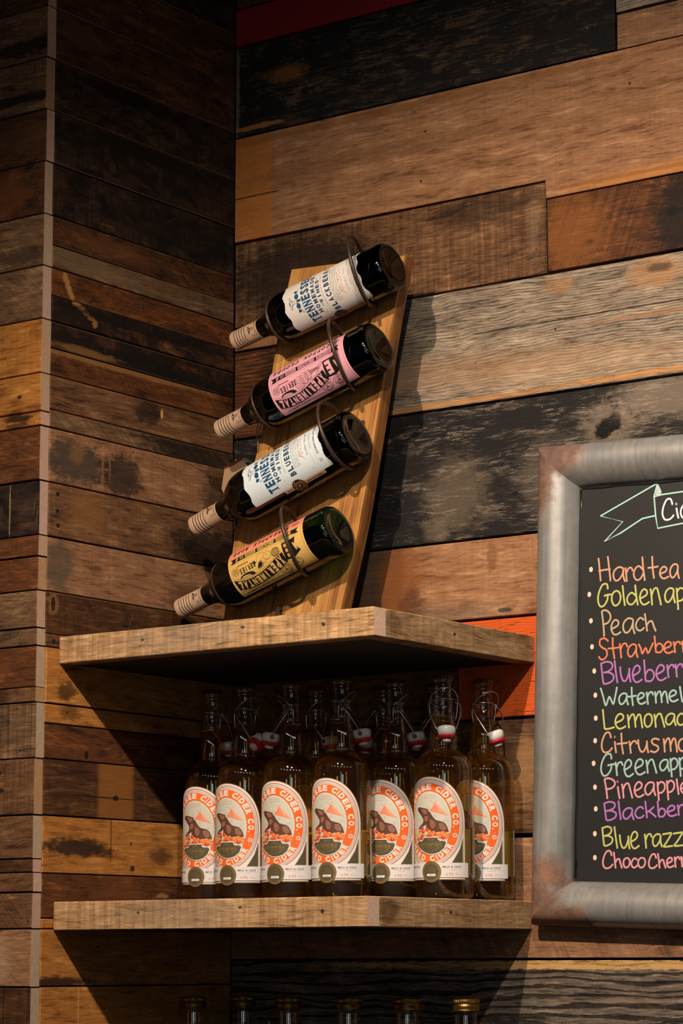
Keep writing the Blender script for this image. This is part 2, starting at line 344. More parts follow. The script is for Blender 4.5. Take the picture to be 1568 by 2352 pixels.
A(ZR[11], ZR[12], 'tan2', [(-.39, 2.135, .03, .035, .7, '#4a443a', .75), (-.10, 2.125, .04, .02, .9, '#4a2e1a', .6)], Stain=.05, Saw=.15)
A(ZR[12], 2.041, 'dark', [(-.397, 2.082, .012, .014, .5, '#8f693c', .5), (-.398, 2.082, .005, .009, .4, BLK, .9)], Stain=.35)
A(2.041, ZR[13], 'brown', [(-.395, 2.03, .004, .004, .3, BLK, .9)], Stain=.2)
A(ZR[13], ZR[14], 'honey', [(-.37, 1.965, .02, .012, .7, '#2a1a0f', .8)], Stain=.2)
A(ZR[14], 1.918, 'honey', [(-.36, 1.935, .02, .012, .8, '#4a2a12', .7)], Stain=.15)
A(1.918, ZR[15], 'redbr', [(-.325, 1.88, .004, .006, .5, BLK, .9)], Stain=.3, Saw=.15)
A(ZR[15], ZR[16], 'dark', [(-.262, 1.83, .037, .06, -.35, '#96602a', .6), (-.29, 1.823, .07, .0012, .3, BLK, .8), (-.262, 1.823, .006, .004, .4, BLK, .9)], Stain=.2, Saw=.2)
A(ZR[16], ZR[17], 'honey', [(-.345, 1.752, .07, .012, .7, '#15110e', .9), (-.2715, 1.765, .0009, .03, -.2, BLK, .8), (-.165, 1.745, .025, .012, .9, '#2a1a10', .7), (-.225, 1.727, .005, .004, .4, BLK, .9)], Stain=.08, Saw=.1)
A(ZR[17], 1.656, 'redbr', [(-.16, 1.69, .014, .004, .5, '#a87a4a', .6), (-.26, 1.69, .05, .02, .9, '#6b3d1c', .5)], Stain=.3, Saw=.1)
A(1.656, ZR[18], 'honey', [], Stain=.1)
A(ZR[18], ZR[19], 'honey', [(-.38, 1.572, .07, .006, .8, BLK, .9)], Stain=.08)
A(ZR[19], ZR[20], 'honey', [(-.335, 1.54, .001, .05, -.3, '#c99a5a', .6)], Stain=.12)
for i in range(20, 25): A(ZR[i], ZR[i + 1], random.choice(['brown', 'honey', 'dark', 'tan2']))
# outer face beside the nook: boards end at the corner and show their pale sawn ends
def endgrain(): return END[random.randrange(4)]
END = []
for h_ in ('#a98a72', '#b09080', '#a07c58', '#a38d76'):
    mt_ = simple('sawn_end', h_, .85, noise_amt=.22, nscale=130, bump=.3); END.append(mt_)
def L(z1, z0, pal, patches=(), **kw):
    pr = random.uniform(-.0008, .0012)
    plank(wall_outer, rect(-1.28, random.uniform(-.0006, .0012), z0, z1), wood(pal, patches, **kw), proud=pr, thick=.0175, face=-.4295, end_mat=endgrain())
L(3.40, 3.18, 'dark'); L(3.18, 3.093, 'brown'); L(3.093, 3.017, 'dark'); L(ZR[0], ZR[1], 'dark')
L(ZR[1], ZR[2], 'brown', [(-.05, 2.882, .08, .012, .8, BLK, .85), (-.08, 2.91, .02, .012, .8, BLK, .5)], Stain=.3)
L(ZR[2], ZR[3], 'grayb', [(-.05, 2.805, .12, .007, .6, BLK, .9)], Stain=.15)
L(ZR[3], ZR[4], 'dark', [(-.05, 2.75, .08, .02, 1., '#5f3c22', .5)], Saw=.3)
L(ZR[4], ZR[5], 'dark', [(-.08, 2.67, .05, .03, 1., '#6b3c1e', .6)], Saw=.4)
L(ZR[5], ZR[6], 'grayb', [(-.03, 2.575, .05, .012, .9, '#2a1c14', .6)], SawShear=.8)
L(ZR[6], ZR[7], 'grayb', Saw=.6, SawShear=1.2, Stain=.15)
L(ZR[7], ZR[8], 'honey', Stain=.08, Saw=.2)
L(ZR[8], 2.348, 'honey', [(-.04, 2.372, .004, .003, .3, BLK, .9)], Stain=.15)
L(2.348, ZR[9], 'honey', [(-.04, 2.342, .03, .006, .7, BLK, .9), (-.045, 2.332, .02, .004, .6, '#2a160c', .8)], Stain=.3)
L(ZR[9], ZR[10], 'redbr', Saw=.5, SawShear=2.0, Stain=.3)
L(ZR[10], ZR[11], 'vdark', [(-.055, 2.215, .0012, .04, .4, '#9a7a58', .7)], Stain=.55, Scratch=.7)
L(ZR[11], 2.145, 'redbr', Stain=.1)
L(2.145, ZR[12], 'redbr', Stain=.2, Saw=.3, SawShear=1.6)
L(ZR[12], 2.047, 'grayb', Stain=.3, Saw=.5, SawShear=-2.)
L(2.047, ZR[13], 'grayb', Stain=.4)
L(ZR[13], 1.966, 'redbr', [], Stain=.05, Saw=.4, SawShear=1.6)
L(1.966, ZR[14], 'brown', [(-.07, 1.957, .03, .012, .7, '#2a180e', .7)], Stain=.1)
L(ZR[14], ZR[15], 'grayb', Stain=.05, Saw=.9)
L(ZR[15], ZR[16], 'brown', [(-.065, 1.852, .005, .003, .5, BLK, .9), (-.062, 1.828, .006, .003, .5, BLK, .9), (-.068, 1.803, .005, .003, .5, BLK, .9)], Saw=.6, Stain=.05)
L(ZR[16], 1.735, 'brown', Stain=.3, Saw=.3, SawShear=.6); L(1.735, ZR[17], 'dark', Saw=.4, SawShear=.6)
L(ZR[17], 1.69, 'brown', Stain=.3, Saw=.4, SawShear=-1.); L(1.69, ZR[18], 'brown', Stain=.3, Saw=.4, SawShear=1.)
L(ZR[18], ZR[19], 'tan2', [(-.07, 1.60, .03, .03, 1., '#b09478', .5)], Stain=.3, Saw=.3, SawShear=1.5)
L(ZR[19], ZR[20], 'dark', Saw=1.0, Stain=.3)
for i in range(20, 25): L(ZR[i], ZR[i + 1], random.choice(['brown', 'grayb', 'dark', 'tan2']))
# back wall of wide boards
def B(x0, x1, z0, z1, pal, patches=(), poly=None, proud=None, **kw):
    plank(wall_right, poly or rect(x0, x1, z0, z1), wood(pal, patches, **kw), proud=random.uniform(-.001, .002) if proud is None else proud)
XR = 1.1
B(.0, 1.1, 3.22, 3.40, 'dark'); B(1.1, 2.2, 3.22, 3.40, 'brown')
B(.0, XR, 3.059, 3.218, 'dark'); B(XR, 2.2, 3.059, 3.218, 'tan')
B(.0, .50, 2.997, 3.057, 'red'); B(.50, XR, 2.997, 3.057, 'dark'); B(XR, 2.2, 2.997, 3.057, 'brown')
B(.0, .674, 2.850, 2.995, 'black', [(.10, 2.935, .035, .012, .9, '#8a5a2a', .6), (.035, 2.862, .06, .004, .7, '#9a6a34', .8), (.003, 2.93, .006, .09, .6, '#7a6a55', .6)], Paint=.54)
B(.6755, 2.2, 2.904, 2.995, 'gray'); B(.6755, 2.2, 2.850, 2.902, 'tan2', Stain=.1)
B(0, 0, 0, 0, 'tan', [(.035, 2.77, .037, .09, -.35, '#a86420', .7), (.04, 2.752, .045, .0012, -.3, BLK, .8), (.35, 2.838, .35, .006, .9, '#7a4f28', .6), (.25, 2.775, .25, .012, 1., '#6b452a', .45), (.70, 2.76, .12, .012, 1., '#70482c', .4), (.72, 2.667, .14, .003, .8, '#2a180c', .7), (.75, 2.664, .15, .01, .9, '#c07c38', .5)],
  poly=[(.001, 2.6845), (.5565, 2.6825), (.5575, 2.6565), (XR - .001, 2.6565), (XR - .001, 2.848), (.001, 2.848)], Stain=.02, Saw=.12, Grain=.28, proud=.001)
B(XR, 2.2, 2.6565, 2.848, 'tan2')
B(.0, .5565, 2.548, 2.681, 'brown', [(.12, 2.62, .14, .06, .9, '#120d0b', .85), (.535, 2.62, .010, .045, .9, '#a58a6a', .2), (.45, 2.66, .08, .02, .9, '#1c120c', .6)], Stain=.25, Saw=.7, Grain=.5, proud=-.001)
B(.558, XR, 2.548, 2.655, 'redbr', [(.775, 2.60, .045, .07, .8, '#14110f', .88), (.60, 2.60, .05, .05, 1., '#8a5426', .5), (.76, 2.602, .012, .006, .7, BLK, .8)], Saw=.7, SawShear=-.4, Stain=.25)
B(XR, 2.2, 2.548, 2.655, 'dark')
B(.0, .20, 2.512, 2.546, 'tan2'); B(.0, .20, 2.3765, 2.5105, 'redbr', [(.12, 2.45, .06, .04, .8, BLK, .8), (.03, 2.42, .03, .03, .9, '#6a3a2a', .6)], Groove=.7, GrooveScale=50., GrooveDist=3., Stain=.35)
B(.201, XR, 2.3765, 2.546, 'gray', [(.28, 2.45, .06, .08, 1., '#4a3c2e', .55), (.73, 2.522, .045, .02, .7, '#a5754a', .6), (.735, 2.528, .02, .006, .8, '#4a3524', .8), (.575, 2.527, .025, .012, .8, '#a5754a', .5), (.62, 2.478, .22, .0012, .4, BLK, .8), (.72, 2.465, .10, .0022, .8, '#a0622c', .55), (.40, 2.382, .20, .004, .8, '#b5793c', .6), (.70, 2.384, .12, .004, .8, '#c08038', .6), (.40, 2.43, .2, .02, 1., '#9a7350', .4), (.60, 2.41, .2, .02, 1., '#b08a66', .35)], proud=.001)  # first patch is the soft shadow beside the rack, put into the colour
B(XR, 2.2, 2.3765, 2.546, 'gray')
B(.0, XR, 2.183, 2.3745, 'wblack', [(.14, 2.28, .15, .12, .6, '#0e0e10', .93), (.40, 2.25, .05, .05, 1., '#8a7862', .30), (.37, 2.20, .02, .02, .9, '#8a7862', .3), (.652, 2.318, .042, .030, .9, '#8a7866', .5), (.652, 2.318, .020, .011, .5, '#050505', 1.), (.640, 2.310, .012, .010, .5, '#050505', 1.), (.660, 2.326, .010, .010, .5, '#050505', 1.), (.56, 2.26, .05, .05, 1., '#8a7a6a', .25), (.75, 2.35, .09, .03, 1., '#a89480', .35), (.50, 2.24, .006, .003, .4, BLK, .9), (.29, 2.30, .08, .03, 1., '#191615', .6)])  # dark patches at the left paint the rack's shadow into the board
B(XR, 2.2, 2.183, 2.3745, 'black')
B(.0, XR, 2.069, 2.1815, 'tan', [(.255, 2.12, .055, .07, -.3, '#33261d', .8), (.305, 2.12, .035, .07, .8, '#7a441c', .75), (.325, 2.09, .02, .03, 1., '#3a2216', .6), (.46, 2.155, .008, .02, .8, '#6b4222', .6), (.38, 2.13, .06, .004, .8, '#7b4e28', .6), (.48, 2.078, .012, .003, .5, BLK, .9), (.40, 2.08, .09, .012, .8, '#64564a', .4)], Saw=.12, Stain=0., Grain=.35)
B(XR, 2.2, 2.069, 2.1815, 'brown')
B(.0, .40, 1.929, 2.067, 'brown'); B(.401, XR, 1.929, 2.067, 'redor', proud=.001); B(XR, 2.2, 1.929, 2.067, 'gray')
B(.0, XR, 1.769, 1.9265, 'brown', [(.51, 1.86, .02, .04, .9, '#a07850', .5)], Stain=.15, Grain=.6, GrainScale=.7); B(XR, 2.2, 1.769, 1.9265, 'dark')
B(.0, XR, 1.6015, 1.7645, 'tan2', Stain=.05, Grain=.3, Saw=.4, SawShear=.5); B(XR, 2.2, 1.6015, 1.7645, 'honey')
B(.0, XR, 1.43, 1.5995, 'char', [(.60, 1.593, .40, .006, .5, '#c59a60', .9), (.46, 1.50, .04, .012, 1., '#9a6a38', .5), (.66, 1.545, .05, .003, .8, '#8a7460', .6)], bump=1.0); B(XR, 2.2, 1.43, 1.5995, 'brown')
B(.0, 2.2, 1.28, 1.4285, 'brown'); B(.0, 2.2, 1.10, 1.2785, 'tan2')
def slab(name, x0, x1, y0, y1, z0, z1, mat):
    bm = bmesh.new(); add_box(bm, x0, x1, y0, y1, z0, z1); o = bm_obj(name, bm, mat); o['kind'] = 'structure'; return o
slab('floor', -1.3, 3.4, -4.6, .12, -.1, 0, simple('floor_concrete', '#1a1613', .7, noise_amt=.15, nscale=6))
slab('ceiling', -1.3, 3.4, -4.6, .12, 3.40, 3.5, simple('ceiling_black', '#151414', .9))
slab('trim_1', .0, 2.2, -.12, -.004, 3.09, 3.40, simple('trim_black', '#0d0d0e', .8))
# ------------------------------------------------------------------ corner shelves
def corner_shelf(label, zt, thick, X, Y, group):
    t = thing('corner_shelf', label, 'shelf', (0, 0, zt - thick), group=group)
    def part(name, box, mat, bev=.0012):
        bm = bmesh.new(); add_box(bm, *box, bev); return bm_obj(name, bm, mat, t)
    ft = .0275
    fm = wood('shelf', [(.22, .02, .10, .02, 1., '#7d7268', .35), (.15, .022, .003, .002, .4, BLK, .8), (.32, .026, .003, .002, .4, BLK, .8), (.45, .02, .003, .0025, .4, BLK, .9)], Saw=.5)
    o = part('front_board', (.0006, X, Y, Y + ft, 0, thick), fm)
    o.data.materials.append(simple('pale_sawn_end', '#dab69c', .85, noise_amt=.15, nscale=150, bump=.3))
    for p in o.data.polygons:
        if p.normal.x > .9: p.material_index = 1
    bm = bmesh.new(); add_box(bm, Y + ft + .0004, -.0008, -X + .0004, -X + ft, 0, thick, .0012)
    bm_obj('side_board', bm, SIDE(), t, rot=(0, 0, math.pi / 2))
    part('shelf_panel', (.001, X - ft - .0004, Y + ft + .0004, -.001, .001, thick - .001), simple('shelf_underside_shade', '#171312', .8, noise_amt=.2), 0)  # near-black colour stands in for the shade under the shelf
    return t
def SIDE(): return wood('shelf', [(-.34, .02, .02, .015, .8, '#4a3018', .6), (-.2, .02, .003, .002, .4, BLK, .9)], Seed=_seed[0] + 5.1, Saw=.3)
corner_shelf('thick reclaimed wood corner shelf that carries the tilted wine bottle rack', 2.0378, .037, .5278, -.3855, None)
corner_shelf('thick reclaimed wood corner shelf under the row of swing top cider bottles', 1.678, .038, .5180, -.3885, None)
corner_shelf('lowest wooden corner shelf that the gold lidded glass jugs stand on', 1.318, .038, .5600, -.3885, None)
# ------------------------------------------------------------------ printed labels: flat artwork bent round a bottle
from mathutils.geometry import tessellate_polygon
_tc = {}
def glyph_mesh(s, bold=0.0, shear=0.0):
    k = (s, bold, shear)
    if k in _tc: return _tc[k]
    cu_ = bpy.data.curves.new('text', 'FONT'); cu_.body = s; cu_.size = 1; cu_.offset = bold; cu_.shear = shear; cu_.resolution_u = 2 if len(s) < 8 else 1
    o = bpy.data.objects.new('text', cu_); COL.objects.link(o)
    dg = bpy.context.evaluated_depsgraph_get(); me = o.evaluated_get(dg).to_mesh()
    vs_ = [(v_.co.x, v_.co.y) for v_ in me.vertices]; fs = [tuple(p.vertices) for p in me.polygons]
    o.evaluated_get(dg).to_mesh_clear(); bpy.data.objects.remove(o); bpy.data.curves.remove(cu_)
    _tc[k] = (vs_, fs); return _tc[k]
class Art:
    def __init__(s, R, tf=None): s.R = R; s.tf = tf or (lambda x, y: (x, y)); s.L = {}
    def bm(s, mat):
        if mat.name not in s.L: s.L[mat.name] = (mat, bmesh.new())
        return s.L[mat.name][1]
    def poly(s, mat, pts, lvl=1, raw=False):
        bm = s.bm(mat); P_ = [s.tf(x, y) for x, y in pts]
        vs_ = [bm.verts.new((x, y, lvl * .0055)) for x, y in P_]
        for tri in tessellate_polygon([[Vector((x, y, 0)) for x, y in P_]]):
            try: bm.faces.new([vs_[i] for i in tri])
            except ValueError: pass
    def ell(s, mat, cx, cy_, rx, ry, lvl=1, n=40, a0=0, a1=2 * math.pi):
        s.poly(mat, [(cx + rx * math.cos(a0 + (a1 - a0) * i / n), cy_ + ry * math.sin(a0 + (a1 - a0) * i / n)) for i in range(n)], lvl)
    def ring(s, mat, cx, cy_, rx, ry, w, lvl=1, n=72, a0=0.0, a1=360.0, wy=None):
        bm = s.bm(mat); pr = None; wy = wy or w
        for i in range(n + 1):
            a = math.radians(a0 + (a1 - a0) * i / n); c_, s_ = math.cos(a), math.sin(a)
            x0, y0 = s.tf(cx + rx * c_, cy_ + ry * s_); x1, y1 = s.tf(cx + (rx - w) * c_, cy_ + (ry - wy) * s_)
            cur = (bm.verts.new((x0, y0, lvl * .0055)), bm.verts.new((x1, y1, lvl * .0055)))
            if pr: bm.faces.new((pr[0], cur[0], cur[1], pr[1]))
            pr = cur
    def line(s, mat, pts, w=.05, lvl=3):
        for a, b in zip(pts, pts[1:]):
            d = Vector((b[0] - a[0], b[1] - a[1])); 
            if d.length < 1e-6: continue
            d.normalize(); nx, ny = -d.y * w / 2, d.x * w / 2
            s.poly(mat, [(a[0] + nx, a[1] + ny), (b[0] + nx, b[1] + ny), (b[0] - nx, b[1] - ny), (a[0] - nx, a[1] - ny)], lvl)
    def text(s, mat, t, cx, cy_, w, h, rot=0.0, lvl=3, bold=0.02, shear=0.0, thin=False):
        vs_, fs = glyph_mesh(t, bold, shear)
        if not fs: return
        if t == 'I' and not thin: w *= .34
        xs = [v_[0] for v_ in vs_]; ys = [v_[1] for v_ in vs_]; x0, x1, y0, y1 = min(xs), max(xs), min(ys), max(ys)
        c_, s_ = math.cos(rot), math.sin(rot); bm = s.bm(mat); nv = []
        for x, y in vs_:
            u_ = ((x - x0) / (x1 - x0) - .5) * w; v_ = ((y - y0) / (y1 - y0) - .5) * h
            X_, Y_ = s.tf(cx + u_ * c_ - v_ * s_, cy_ + u_ * s_ + v_ * c_); nv.append(bm.verts.new((X_, Y_, lvl * .0055)))
        for f in fs:
            try: bm.faces.new([nv[i] for i in f])
            except ValueError: pass
    def arc_text(s, mat, t, cx, cy_, rx, ry, h, a_start, a_end, lvl=3, bold=.03, inward=False, wf=.72):
        """letters along an ellipse from a_start to a_end degrees"""
        n = 200; pts = [(math.radians(a_start + (a_end - a_start) * i / n)) for i in range(n + 1)]
        xy = [(cx + rx * math.cos(a), cy_ + ry * math.sin(a)) for a in pts]
        ln = [0]
        for a, b in zip(xy, xy[1:]): ln.append(ln[-1] + math.hypot(b[0] - a[0], b[1] - a[1]))
        wd = [{' ': .55, 'I': .42, '.': .35, '*': .8, 'N': 1.02, 'M': 1.2}.get(ch, .92) for ch in t]; tot = sum(wd); acc = 0
        for ch, w_ in zip(t, wd):
            pos = (acc + w_ / 2) / tot * ln[-1]; acc += w_
            if ch == ' ': continue
            i = next((k for k in range(n) if ln[k + 1] >= pos), n - 1)
            x, y = xy[i]; dx, dy = xy[i + 1][0] - x, xy[i + 1][1] - y
            rot = math.atan2(dy, dx); lw = w_ / tot * ln[-1] * wf
            if ch == '.': s.ell(mat, x - math.sin(rot) * -h * .38, y - math.cos(rot) * h * .38, lw * .35, lw * .35, lvl, 8)
            else: s.text(mat, ch, x, y, lw * (.45 if ch == 'I' else 1), h, rot, lvl, bold, 0.0, True)
    def build(s, parent, base_name='label', names=None, step=.3):
        """slice every layer at the same seams so that all of them bend alike"""
        objs = {}; R = s.R
        for nm, (mat, bm) in s.L.items():
            xs = [v_.co.x for v_ in bm.verts]
            if not xs: continue
            k = math.floor(min(xs) / step) + 1
            while k * step < max(xs):
                g = bm.verts[:] + bm.edges[:] + bm.faces[:]
                bmesh.ops.bisect_plane(bm, geom=g, plane_co=(k * step, 0, 0), plane_no=(1, 0, 0), dist=1e-5); k += 1
            for v_ in bm.verts:
                a = v_.co.x / (R * 100); rr = R + .00022 + v_.co.z / 100
                v_.co = Vector((rr * math.sin(a), -rr * math.cos(a), v_.co.y / 100))
            bm.normal_update()
            fl = [f for f in bm.faces if f.normal.dot(Vector((f.calc_center_median().x, f.calc_center_median().y, 0))) < 0]
            if fl: bmesh.ops.reverse_faces(bm, faces=fl)
            me = bpy.data.meshes.new(nm); bm.to_mesh(me); bm.free(); me.materials.append(mat)
            objs[nm] = me
        first = None
        for nm, me in objs.items():
            if first is None: first = link(base_name, me, None, parent)
            else: link('print', me, None, first)['kind'] = 'stuff'
        return first
def ink(name, c, rough=.55, metal=0): return simple(name, c, rough, metal, .3)
# ------------------------------------------------------------------ wine rack and wine bottles
RY = -.108
t = thing('wine_rack', 'slanted oak stave rack with iron rings holding four wine bottles on the upper shelf', 'wine rack', (.17, -.096, 2.0379))
OX, OZ = .17, 2.0379
Lft = [(.054, 2.0381), (.0694, 2.0905), (.0926, 2.2255), (.1359, 2.3491), (.1672, 2.50), (.1905, 2.588)]
Rgt = [(.268, 2.0381), (.2783, 2.0882), (.3132, 2.2158), (.3407, 2.3493), (.3669, 2.4836), (.3895, 2.5766)]
Ls, Rs = smooth_profile(Lft, 5), smooth_profile(Rgt, 5)
bm = bmesh.new(); YF, YB = RY + .096, RY + .024 + .096
col = []
n = len(Ls)
for i in range(n):
    row = []
    for k in range(7):
        f = k / 6; x = Ls[i][0] * (1 - f) + Rs[i][0] * f - OX; z = Ls[i][1] * (1 - f) + Rs[i][1] * f - OZ
        row.append((bm.verts.new((x, YF - .0015 * math.sin(math.pi * f), z)), bm.verts.new((x, YB, z))))
    col.append(row)
for i in range(n - 1):
    for k in range(6):
        bm.faces.new((col[i][k][0], col[i][k + 1][0], col[i + 1][k + 1][0], col[i + 1][k][0])); bm.faces.new((col[i][k][1], col[i + 1][k][1], col[i + 1][k + 1][1], col[i][k + 1][1]))
    bm.faces.new((col[i][0][0], col[i + 1][0][0], col[i + 1][0][1], col[i][0][1])); bm.faces.new((col[i][6][0], col[i][6][1], col[i + 1][6][1], col[i + 1][6][0]))
for k in range(6):
    bm.faces.new((col[0][k][0], col[0][k][1], col[0][k + 1][1], col[0][k + 1][0])); bm.faces.new((col[-1][k][0], col[-1][k + 1][0], col[-1][k + 1][1], col[-1][k][1]))
# oak with upright grain
def oak():
    mt, N, b = new_mat('oak_stave')
    tc = N.n('ShaderNodeTexCoord').outputs['Object']; x, y, z = N.sep(tc)
    sx = N.math('SUBTRACT', x, N.math('MULTIPLY', z, .23))
    f1 = N.noise(N.comb(N.math('MULTIPLY', sx, 420), N.math('MULTIPLY', y, 150), N.math('MULTIPLY', z, 9)), 1, 5, .65)
    f2 = N.noise(N.comb(N.math('MULTIPLY', sx, 60), N.math('MULTIPLY', y, 30), N.math('MULTIPLY', z, 3)), 1, 4, .6)
    f3 = N.noise(tc, 9, 4)
    vv = N.math('ADD', N.math('MULTIPLY', f1, .4), N.math('ADD', N.math('MULTIPLY', f2, .35), N.math('MULTIPLY', f3, .25)))
    vv = N.math('ADD', N.math('MULTIPLY', N.math('SUBTRACT', vv, .5), 3.6), .5, clamp=True)
    c_ = N.mix(N.step(vv, 0, .55), lin('#6e4120'), lin('#b07a3e')); c_ = N.mix(N.step(vv, .5, 1), c_, lin('#cf9d5a'))
    pr = N.step(f1, .42, .34); c_ = N.mix(N.math('MULTIPLY', pr, .55), c_, lin('#4a2712'))
    sidev = N.step(y, YF + .003, YF + .006); c_ = N.mix(N.math('MULTIPLY', sidev, .75), c_, N.mix(vv, lin('#4a2814'), lin('#8a5626')))
    for (cx_, cz_, r_) in ((.115, .125, .006), (.06, .40, .004), (-.02, .29, .003)):
        d_ = N.vmath('LENGTH', N.vmath('SUBTRACT', tc, (cx_, YF, cz_)));
        nd = d_.node; k_ = N.step(nd.outputs['Value'], r_, r_ * .7); c_ = N.mix(N.math('MULTIPLY', k_, .7), c_, lin('#6b3c1a'))
    N.set(b.inputs['Base Color'], c_); b.inputs['Roughness'].default_value = .5
    bp = N.n('ShaderNodeBump'); bp.inputs['Strength'].default_value = .35; bp.inputs['Distance'].default_value = .001; N.set(bp.inputs['Height'], f1); N.set(b.inputs['Normal'], bp.outputs[0])
    return mt
bm_obj('stave', bm, oak(), t)
IRON = simple('rusty_iron', '#4a3a32', .42, .55, noise_amt=.55, nscale=160, bump=.5)
GREEN = glass('green_glass', '#4f7a3c', .03, 1.8)
WINE_D = simple('dark_wine', '#07090a', .1, spec=.2)
WINE_R = glass('rose_wine', '#7a5a2a', .05, 1.33)
CAPB = simple('cap_beige', '#b8987e', .5, .05, noise_amt=.06, nscale=60)
CAPI = ink('cap_ink', '#2a211c')
CREAM = ink('label_white', '#d3cdc6'); CREAMB = ink('label_bluewhite', '#cfd9df'); PINK = ink('label_pink', '#d99aa6'); YEL = ink('label_yellow', '#d0a85c'); CORAL = ink('label_coral', '#e0826c')
BLUE = ink('ink_blue', '#1c4a6e'); NAVY = ink('ink_navy', '#24425a'); BLACK = ink('ink_black', '#171312'); REDI = ink('ink_red', '#e0604a'); TANL = ink('label_tan', '#c79f6e'); MAUVE = ink('label_mauve', '#b98a86'); DGRAY = ink('ink_gray', '#6a6862')
R_W = .0368
# drawn animal head used on the tall labels and on the caps, in a unit box
def moose(ar, mat, mat2, cx, cy_, s_, lvl=3, w=.035):
    q = lambda pts: [(cx + x * s_, cy_ + y * s_) for x, y in pts]
    for sg in (-1, 1):
        ar.line(mat, q([(sg * .16, -.02), (sg * .34, .12), (sg * .55, .16), (sg * .72, .34)]), w, lvl)
        ar.line(mat, q([(sg * .3, .1), (sg * .36, .4)]), w, lvl); ar.line(mat, q([(sg * .45, .14), (sg * .55, .42)]), w, lvl); ar.line(mat, q([(sg * .2, .05), (sg * .22, .3)]), w, lvl)
    ar.line(mat, q([(-.16, .05), (-.13, -.3), (-.2, -.55), (-.1, -.72), (.1, -.72), (.2, -.55), (.13, -.3), (.16, .05), (-.16, .05)]), w, lvl)
    ar.ell(mat, cx - .1 * s_, cy_ - .12 * s_, .03 * s_, .04 * s_, lvl, 8); ar.ell(mat, cx + .1 * s_, cy_ - .12 * s_, .03 * s_, .04 * s_, lvl, 8)
    ar.poly(mat, q([(-.22, .3), (.22, .3), (.16, .42), (-.16, .42)]), lvl)
    if mat2:
        for sg in (-1, 1):
            ar.poly(mat2, q([(sg * .2, -.5), (sg * .5, -.3), (sg * .78, -.45), (sg * .8, -.75), (sg * .5, -.85), (sg * .25, -.75)]), lvl)
            ar.poly(mat2, q([(sg * .85, -.45), (sg * 1.15, -.3), (sg * 1.2, -.65), (sg * .95, -.8)]), lvl)
            ar.line(mat, q([(sg * .3, -.45), (sg * .6, -.38), (sg * .7, -.7)]), w * .6, lvl + 1)
        ar.poly(mat2, q([(-.1, -.5), (.1, -.5), (.14, -.95), (0, -1.05), (-.14, -.95)]), lvl)
WPROF = [(0, .010), (.012, .008), (.024, .0025), (.030, .0006), (.0345, .0022), (.0366, .007), (R_W, .012), (R_W, .10), (R_W, .186)] 
WNECK = smooth_profile([(R_W, .186), (.0362, .196), (.0335, .207), (.0272, .219), (.0195, .230), (.0155, .240), (.0145, .250), (.0142, .262), (.0142, .297)], 4)
def wine_bottle(label_txt, cap_px, base_px, lab, phi, wine, wine_top):
    """p/q are cap end and base centre on the plane of the rack"""
    p, q = Vector(cap_px), Vector(base_px); d = (p - q).normalized(); mid = (p + q) / 2; base = mid - d * .15
    vv = (CAMREF - mid); vv = (vv - d * vv.dot(d)).normalized(); e = vv.cross(d)
    if e.z < 0: e = -e
    c_, s_ = math.cos(phi), math.sin(phi); nrm = vv * c_ + e * s_; xx = -vv * s_ + e * c_
    if xx.cross(-nrm).dot(d) < 0: xx = -xx
    M = Matrix((xx, -nrm, d)).transposed().to_4x4(); M.translation = mid - d * (p - q).length / 2; M = M @ Matrix.Scale((p - q).length / .30, 4)
    t = thing('wine_bottle', label_txt, 'bottle', group='wine bottles in the tilted rack'); t.matrix_world = M
    gp = WPROF + WNECK[1:]
    g = bm_obj('glass', lathe(gp, 56), GREEN, t, smooth=True)
    inner = [(max(0, r - .0022), z + .002) for r, z in gp if z <= wine_top]; top = inner[-1]
    if wine_top < .25:   # dark wine fills the bottle from the neck down; the air bubble sits at the raised base
        pass
    return t, d, base, e, vv
CAMREF = Vector((2.3873, -3.0338, 1.6))
def wine_fill(t, z0, mat):
    gp = WPROF + WNECK[1:]
    inner = [(max(0, r - .0022), z + (.0025 if z < .03 else 0)) for r, z in gp]
    if z0 > .02:
        inner = [(0, z0)] + [(R_W - .0022, z0 + .0001)] + [pt for pt in inner if pt[1] > z0 + .001]
    inner.append((0, inner[-1][1] - .001))
    bm_obj('wine', lathe(inner, 40), mat, t, smooth=False)
def screw_cap(t):
    pr = [(.0143, .2480), (.0149, .2482), (.0149, .2495), (.0146, .250), (.0146, .268)]
    for k in range(5): z = .271 + k * .0048; pr += [(.0146, z), (.0140, z + .0008), (.0140, z + .0014), (.0147, z + .0024), (.0147, z + .0036)]
    pr += [(.0147, .2975), (.0143, .2996), (.0130, .3003), (0, .3003)]
    c_ = bm_obj('screw_cap', lathe(pr, 40), CAPB, t, smooth=False)
    ar = Art(.0147)
    moose(ar, CAPI, None, .15, 26.05, .85, 1, .075)
    ar.arc = None
    for k in range(-5, 9): ar.text(CAPI, 'DISTILLERYHOMES'[k + 5], k * .25 + .3, 25.15, .15, .19, 0, 1, .03)
    for k in range(3): ar.line(CAPI, [(-1.1, 25.5 + k * .16), (-.75, 25.5 + k * .16)], .04, 1); ar.line(CAPI, [(1.6, 25.5 + k * .16), (1.9, 25.5 + k * .16)], .04, 1)
    o = ar.build(c_, 'cap_print')
def deckle(x0, x1, y, amp, n=46, seed=1):
    r_ = random.Random(seed); return [(x0 + (x1 - x0) * i / n, y + r_.uniform(-amp, amp) + .14 * math.sin(i * .5 + seed)) for i in range(n + 1)]
